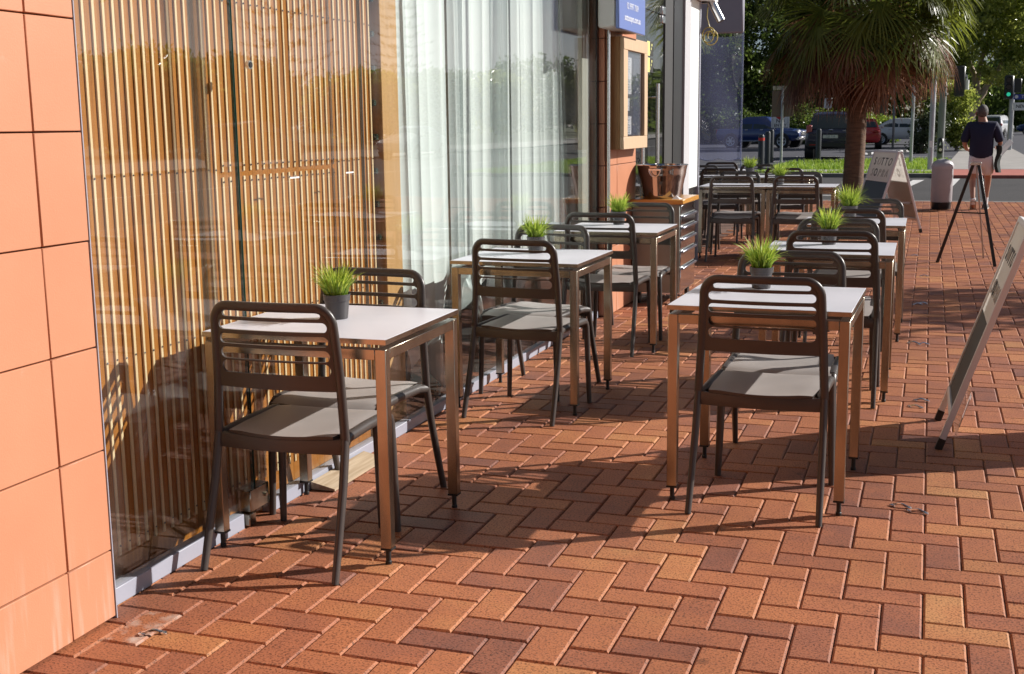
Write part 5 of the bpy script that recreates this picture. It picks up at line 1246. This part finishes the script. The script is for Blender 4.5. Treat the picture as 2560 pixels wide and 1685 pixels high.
# x right, y away, z up; feet: left pushing off behind (heel up), right forward and flat
V = [(0,0,.90),(0,.0,1.06),(0,-.01,1.24),(0,0,1.38),(0,.0,1.45),(-.01,.012,1.52),(-.025,.03,1.60),(-.025,.035,1.66),   # 0-7 spine to crown
     (-.09,0,.86),(-.115,.05,.50),(-.085,-.12,.16),(-.08,-.05,.075),(-.08,.03,.03),                                    # 8-12 left leg
     (.10,.01,.86),(.125,.20,.49),(.10,.20,.12),(.10,.22,.05),(.11,.36,.035),                                           # 13-17 right leg
     (-.185,.0,1.37),(-.27,-.02,1.11),(-.235,.17,1.00),(-.19,.24,1.00),                                                  # 18-21 left arm
     (.185,0,1.37),(.29,-.01,1.11),(.27,.20,1.04),(.25,.28,1.04)]                                                        # 22-25 right arm
E = [(0,1),(1,2),(2,3),(3,4),(4,5),(5,6),(6,7),(0,8),(8,9),(9,10),(10,11),(11,12),(0,13),(13,14),(14,15),(15,16),(16,17),(3,18),(18,19),(19,20),(20,21),(3,22),(22,23),(23,24),(24,25)]
RR = [(.15,.11),(.145,.11),(.155,.115),(.13,.09),(.066,.066),(.066,.075),(.078,.098),(.06,.075),.085,.058,.036,.036,.03,.085,.058,.038,.036,.03,.062,.044,.032,.035,.062,.044,.032,.035]
body = skin_mesh('body', V, E, RR, SKIN, man)
# shirt with sleeves
skin_mesh('polo_shirt', [(0,0,.80),(0,-.005,.98),(0,-.02,1.16),(0,-.01,1.32),(0,.0,1.44),(-.19,0,1.385),(-.255,-.012,1.20),(-.272,-.018,1.10),(.19,0,1.385),(.265,-.01,1.20),(.288,-.012,1.10)],
     [(0,1),(1,2),(2,3),(3,4),(3,5),(5,6),(6,7),(3,8),(8,9),(9,10)], [(.205,.15),(.205,.155),(.205,.155),(.185,.125),(.085,.080),.088,.078,.072,.088,.078,.072], NAVY, man)
skin_mesh('shorts', [(0,0,1.0),(0,0,.84),(-.10,.01,.78),(-.116,.035,.57),(.105,.03,.78),(.122,.125,.57)], [(0,1),(1,2),(2,3),(1,4),(4,5)], [(.19,.14),(.19,.14),.115,.098,.115,.098], SHORT, man)
# hair, ears, nose, collar
mb = MB().ball((-.008,-.004,1.622), .088, .102, .114, 16); o = mb.build('hair', HAIR, man)
mb = MB(); 
mb.ball((-.108,.045,1.595), .014,.03,.036, 8).ball((.062,.025,1.595), .014,.03,.036, 8); 
for q, nm in ((-.108,'ear'),(.062,'ear')): MB().ball((q,.045,1.59), .014,.026,.036, 8).build(nm, SKIN, man)
MB().ball((-.06,.137,1.585), .014,.022,.024, 8).build('nose', SKIN, man)
MB().tube([(.088*math.cos(a), .078*math.sin(a), 1.445+.012*math.sin(a)) for a in np.linspace(0, 2*math.pi, 20)[:-1]], .016, 8, closed=True).build('collar', NAVY, man)
# feet
def shoe(x, y, z, pitch, yaw):
    s = MB(); s.M = Matrix.Translation((x, y, z)) @ Matrix.Rotation(yaw, 4, 'Z') @ Matrix.Rotation(pitch, 4, 'X')
    prof = [(-.13,.040,.03),(-.12,.044,.085),(-.06,.046,.095),(.0,.048,.075),(.07,.050,.055),(.13,.040,.038),(.155,.015,.02)]
    Vs = []; n = 10
    for yy, hw, hh in prof:
        for k in range(n): a = math.pi*k/(n-1); Vs.append((hw*math.cos(a), yy, .022+hh*math.sin(a)))
    F = [(i*n+k, i*n+k+1, (i+1)*n+k+1, (i+1)*n+k) for i in range(len(prof)-1) for k in range(n-1)] + [list(range(n)), [(len(prof)-1)*n+k for k in range(n)]]
    s.add(Vs, F, 0)
    s.prism([(-.044,-.135),(.044,-.135),(.052,.05),(.044,.14),(-.044,.14),(-.050,.05)], .0, .024, 1, axis='z')
    return s.build('shoe', [SHOE, SOLE], man)
shoe(-.08, -.045, .055, R(-42), R(6)); shoe(.105, .25, .0, R(0), R(-4))
for p, q in (((-.085,-.115,.20),(-.08,-.075,.105)), ((.10,.205,.20),(.10,.21,.08))): MB().tube([p, q], [.047,.044], 12).build('sock', SOCK, man)
# hands: palm with five fingers curled
def hand(cx, cy, cz, sgn):
    Vh = [(cx,cy,cz),(cx,cy+.05,cz-.005)]; Eh = [(0,1)]; Rh = [(.030,.016),(.034,.015)]
    for k in range(4):
        b = len(Vh); ox = (-.027+.018*k); L = (.030,.034,.032,.026)[k]
        Vh += [(cx+ox,cy+.085,cz-.006),(cx+ox,cy+.085+L*.6,cz-.026),(cx+ox,cy+.085+L*.35,cz-.052)]; Eh += [(1,b),(b,b+1),(b+1,b+2)]; Rh += [.0095,.0088,.0078]
    b = len(Vh); Vh += [(cx-sgn*.038,cy+.03,cz-.012),(cx-sgn*.045,cy+.065,cz-.028)]; Eh += [(0,b),(b,b+1)]; Rh += [.011,.009]
    return skin_mesh('hand', Vh, Eh, Rh, SKIN, man, 0, 1)
hand(-.18, .245, .998, -1); hand(.245, .285, 1.035, 1)
# what he carries
V = []; nu, nv = 9, 12
for j in range(nv):
    t = j/(nv-1)
    for i in range(nu): s = i/(nu-1)-.5; V.append((.245+.022*math.sin(s*9+t*4)+.015*math.sin(t*7), .06+s*.26*(1-.2*t), 1.06-.44*t))
F = [(j*nu+i, j*nu+i+1, (j+1)*nu+i+1, (j+1)*nu+i) for j in range(nv-1) for i in range(nu-1)]
mb = MB().add(V, F); mb.add([(x+.05, y, z) for x, y, z in V], [f[::-1] for f in F]); N0 = nu*nv
ring = list(range(nu)) + [j*nu+nu-1 for j in range(1, nv)] + [(nv-1)*nu+i for i in range(nu-2, -1, -1)] + [j*nu for j in range(nv-2, 0, -1)]
mb.add([], []); mb.f += [[a, b, b+N0, a+N0] for a, b in zip(ring, ring[1:]+ring[:1])]; mb.m += [0]*len(ring)
o = mb.build('jacket', mat('dark_green_jacket', (.018,.028,.026), .8)); o.location = (.745,20.2,0); o.rotation_euler = (0,0,R(-4)); o.scale = (.925,)*3; tag(o, 'dark folded jacket hanging over the right arm of the walking man', 'jacket')
mb = MB(); mb.M = Matrix.Translation((.745,20.2,0)) @ Matrix.Rotation(R(-4),4,'Z') @ Matrix.Scale(.925,4) @ Matrix.Translation((.36,.12,1.05)) @ Matrix.Rotation(R(35),4,'Y')
mb.add([(-.03,-.12,-.16),(.05,-.10,-.15),(.06,.10,.12),(-.02,.12,.13),(-.02,-.12,-.16),(.062,-.10,-.15),(.072,.10,.12),(-.008,.12,.13)], [(0,1,2,3),(7,6,5,4),(0,4,5,1),(1,5,6,2),(2,6,7,3),(3,7,4,0)])
o = mb.build('newspaper', mat('newsprint', (.62,.61,.60), .8), smooth=0); tag(o, 'folded white newspaper under the right arm of the walking man', 'newspaper')

# ---- added, unseen dark walls and roof that cut sky fill and ground bounce
nb = thing('sky_blocker', 'added light-blocking walls and roof, unseen behind the viewer', 'building', (0, 0, 0))
MB().box(-8, -2.3, -16, -2.01, 0, 4.6).build('wall', mat('blocker_wall', (.20,.16,.13), .8, var=.1), nb)
MB().box(-2.29, 3.4, -16, .35, 2.95, 3.25).build('blocker_roof', mat('blocker_dark', (.06,.06,.06), .8), nb)
MB().box(-8, 3.4, -16.4, -16.05, 0, 4.6).build('blocker_end_wall', MATS['blocker_wall'], nb)
for y in (-12, -4): MB().tube([(3.1,y,0),(3.1,y,2.94)], .06, 14).build('blocker_post', DARKMET, nb)
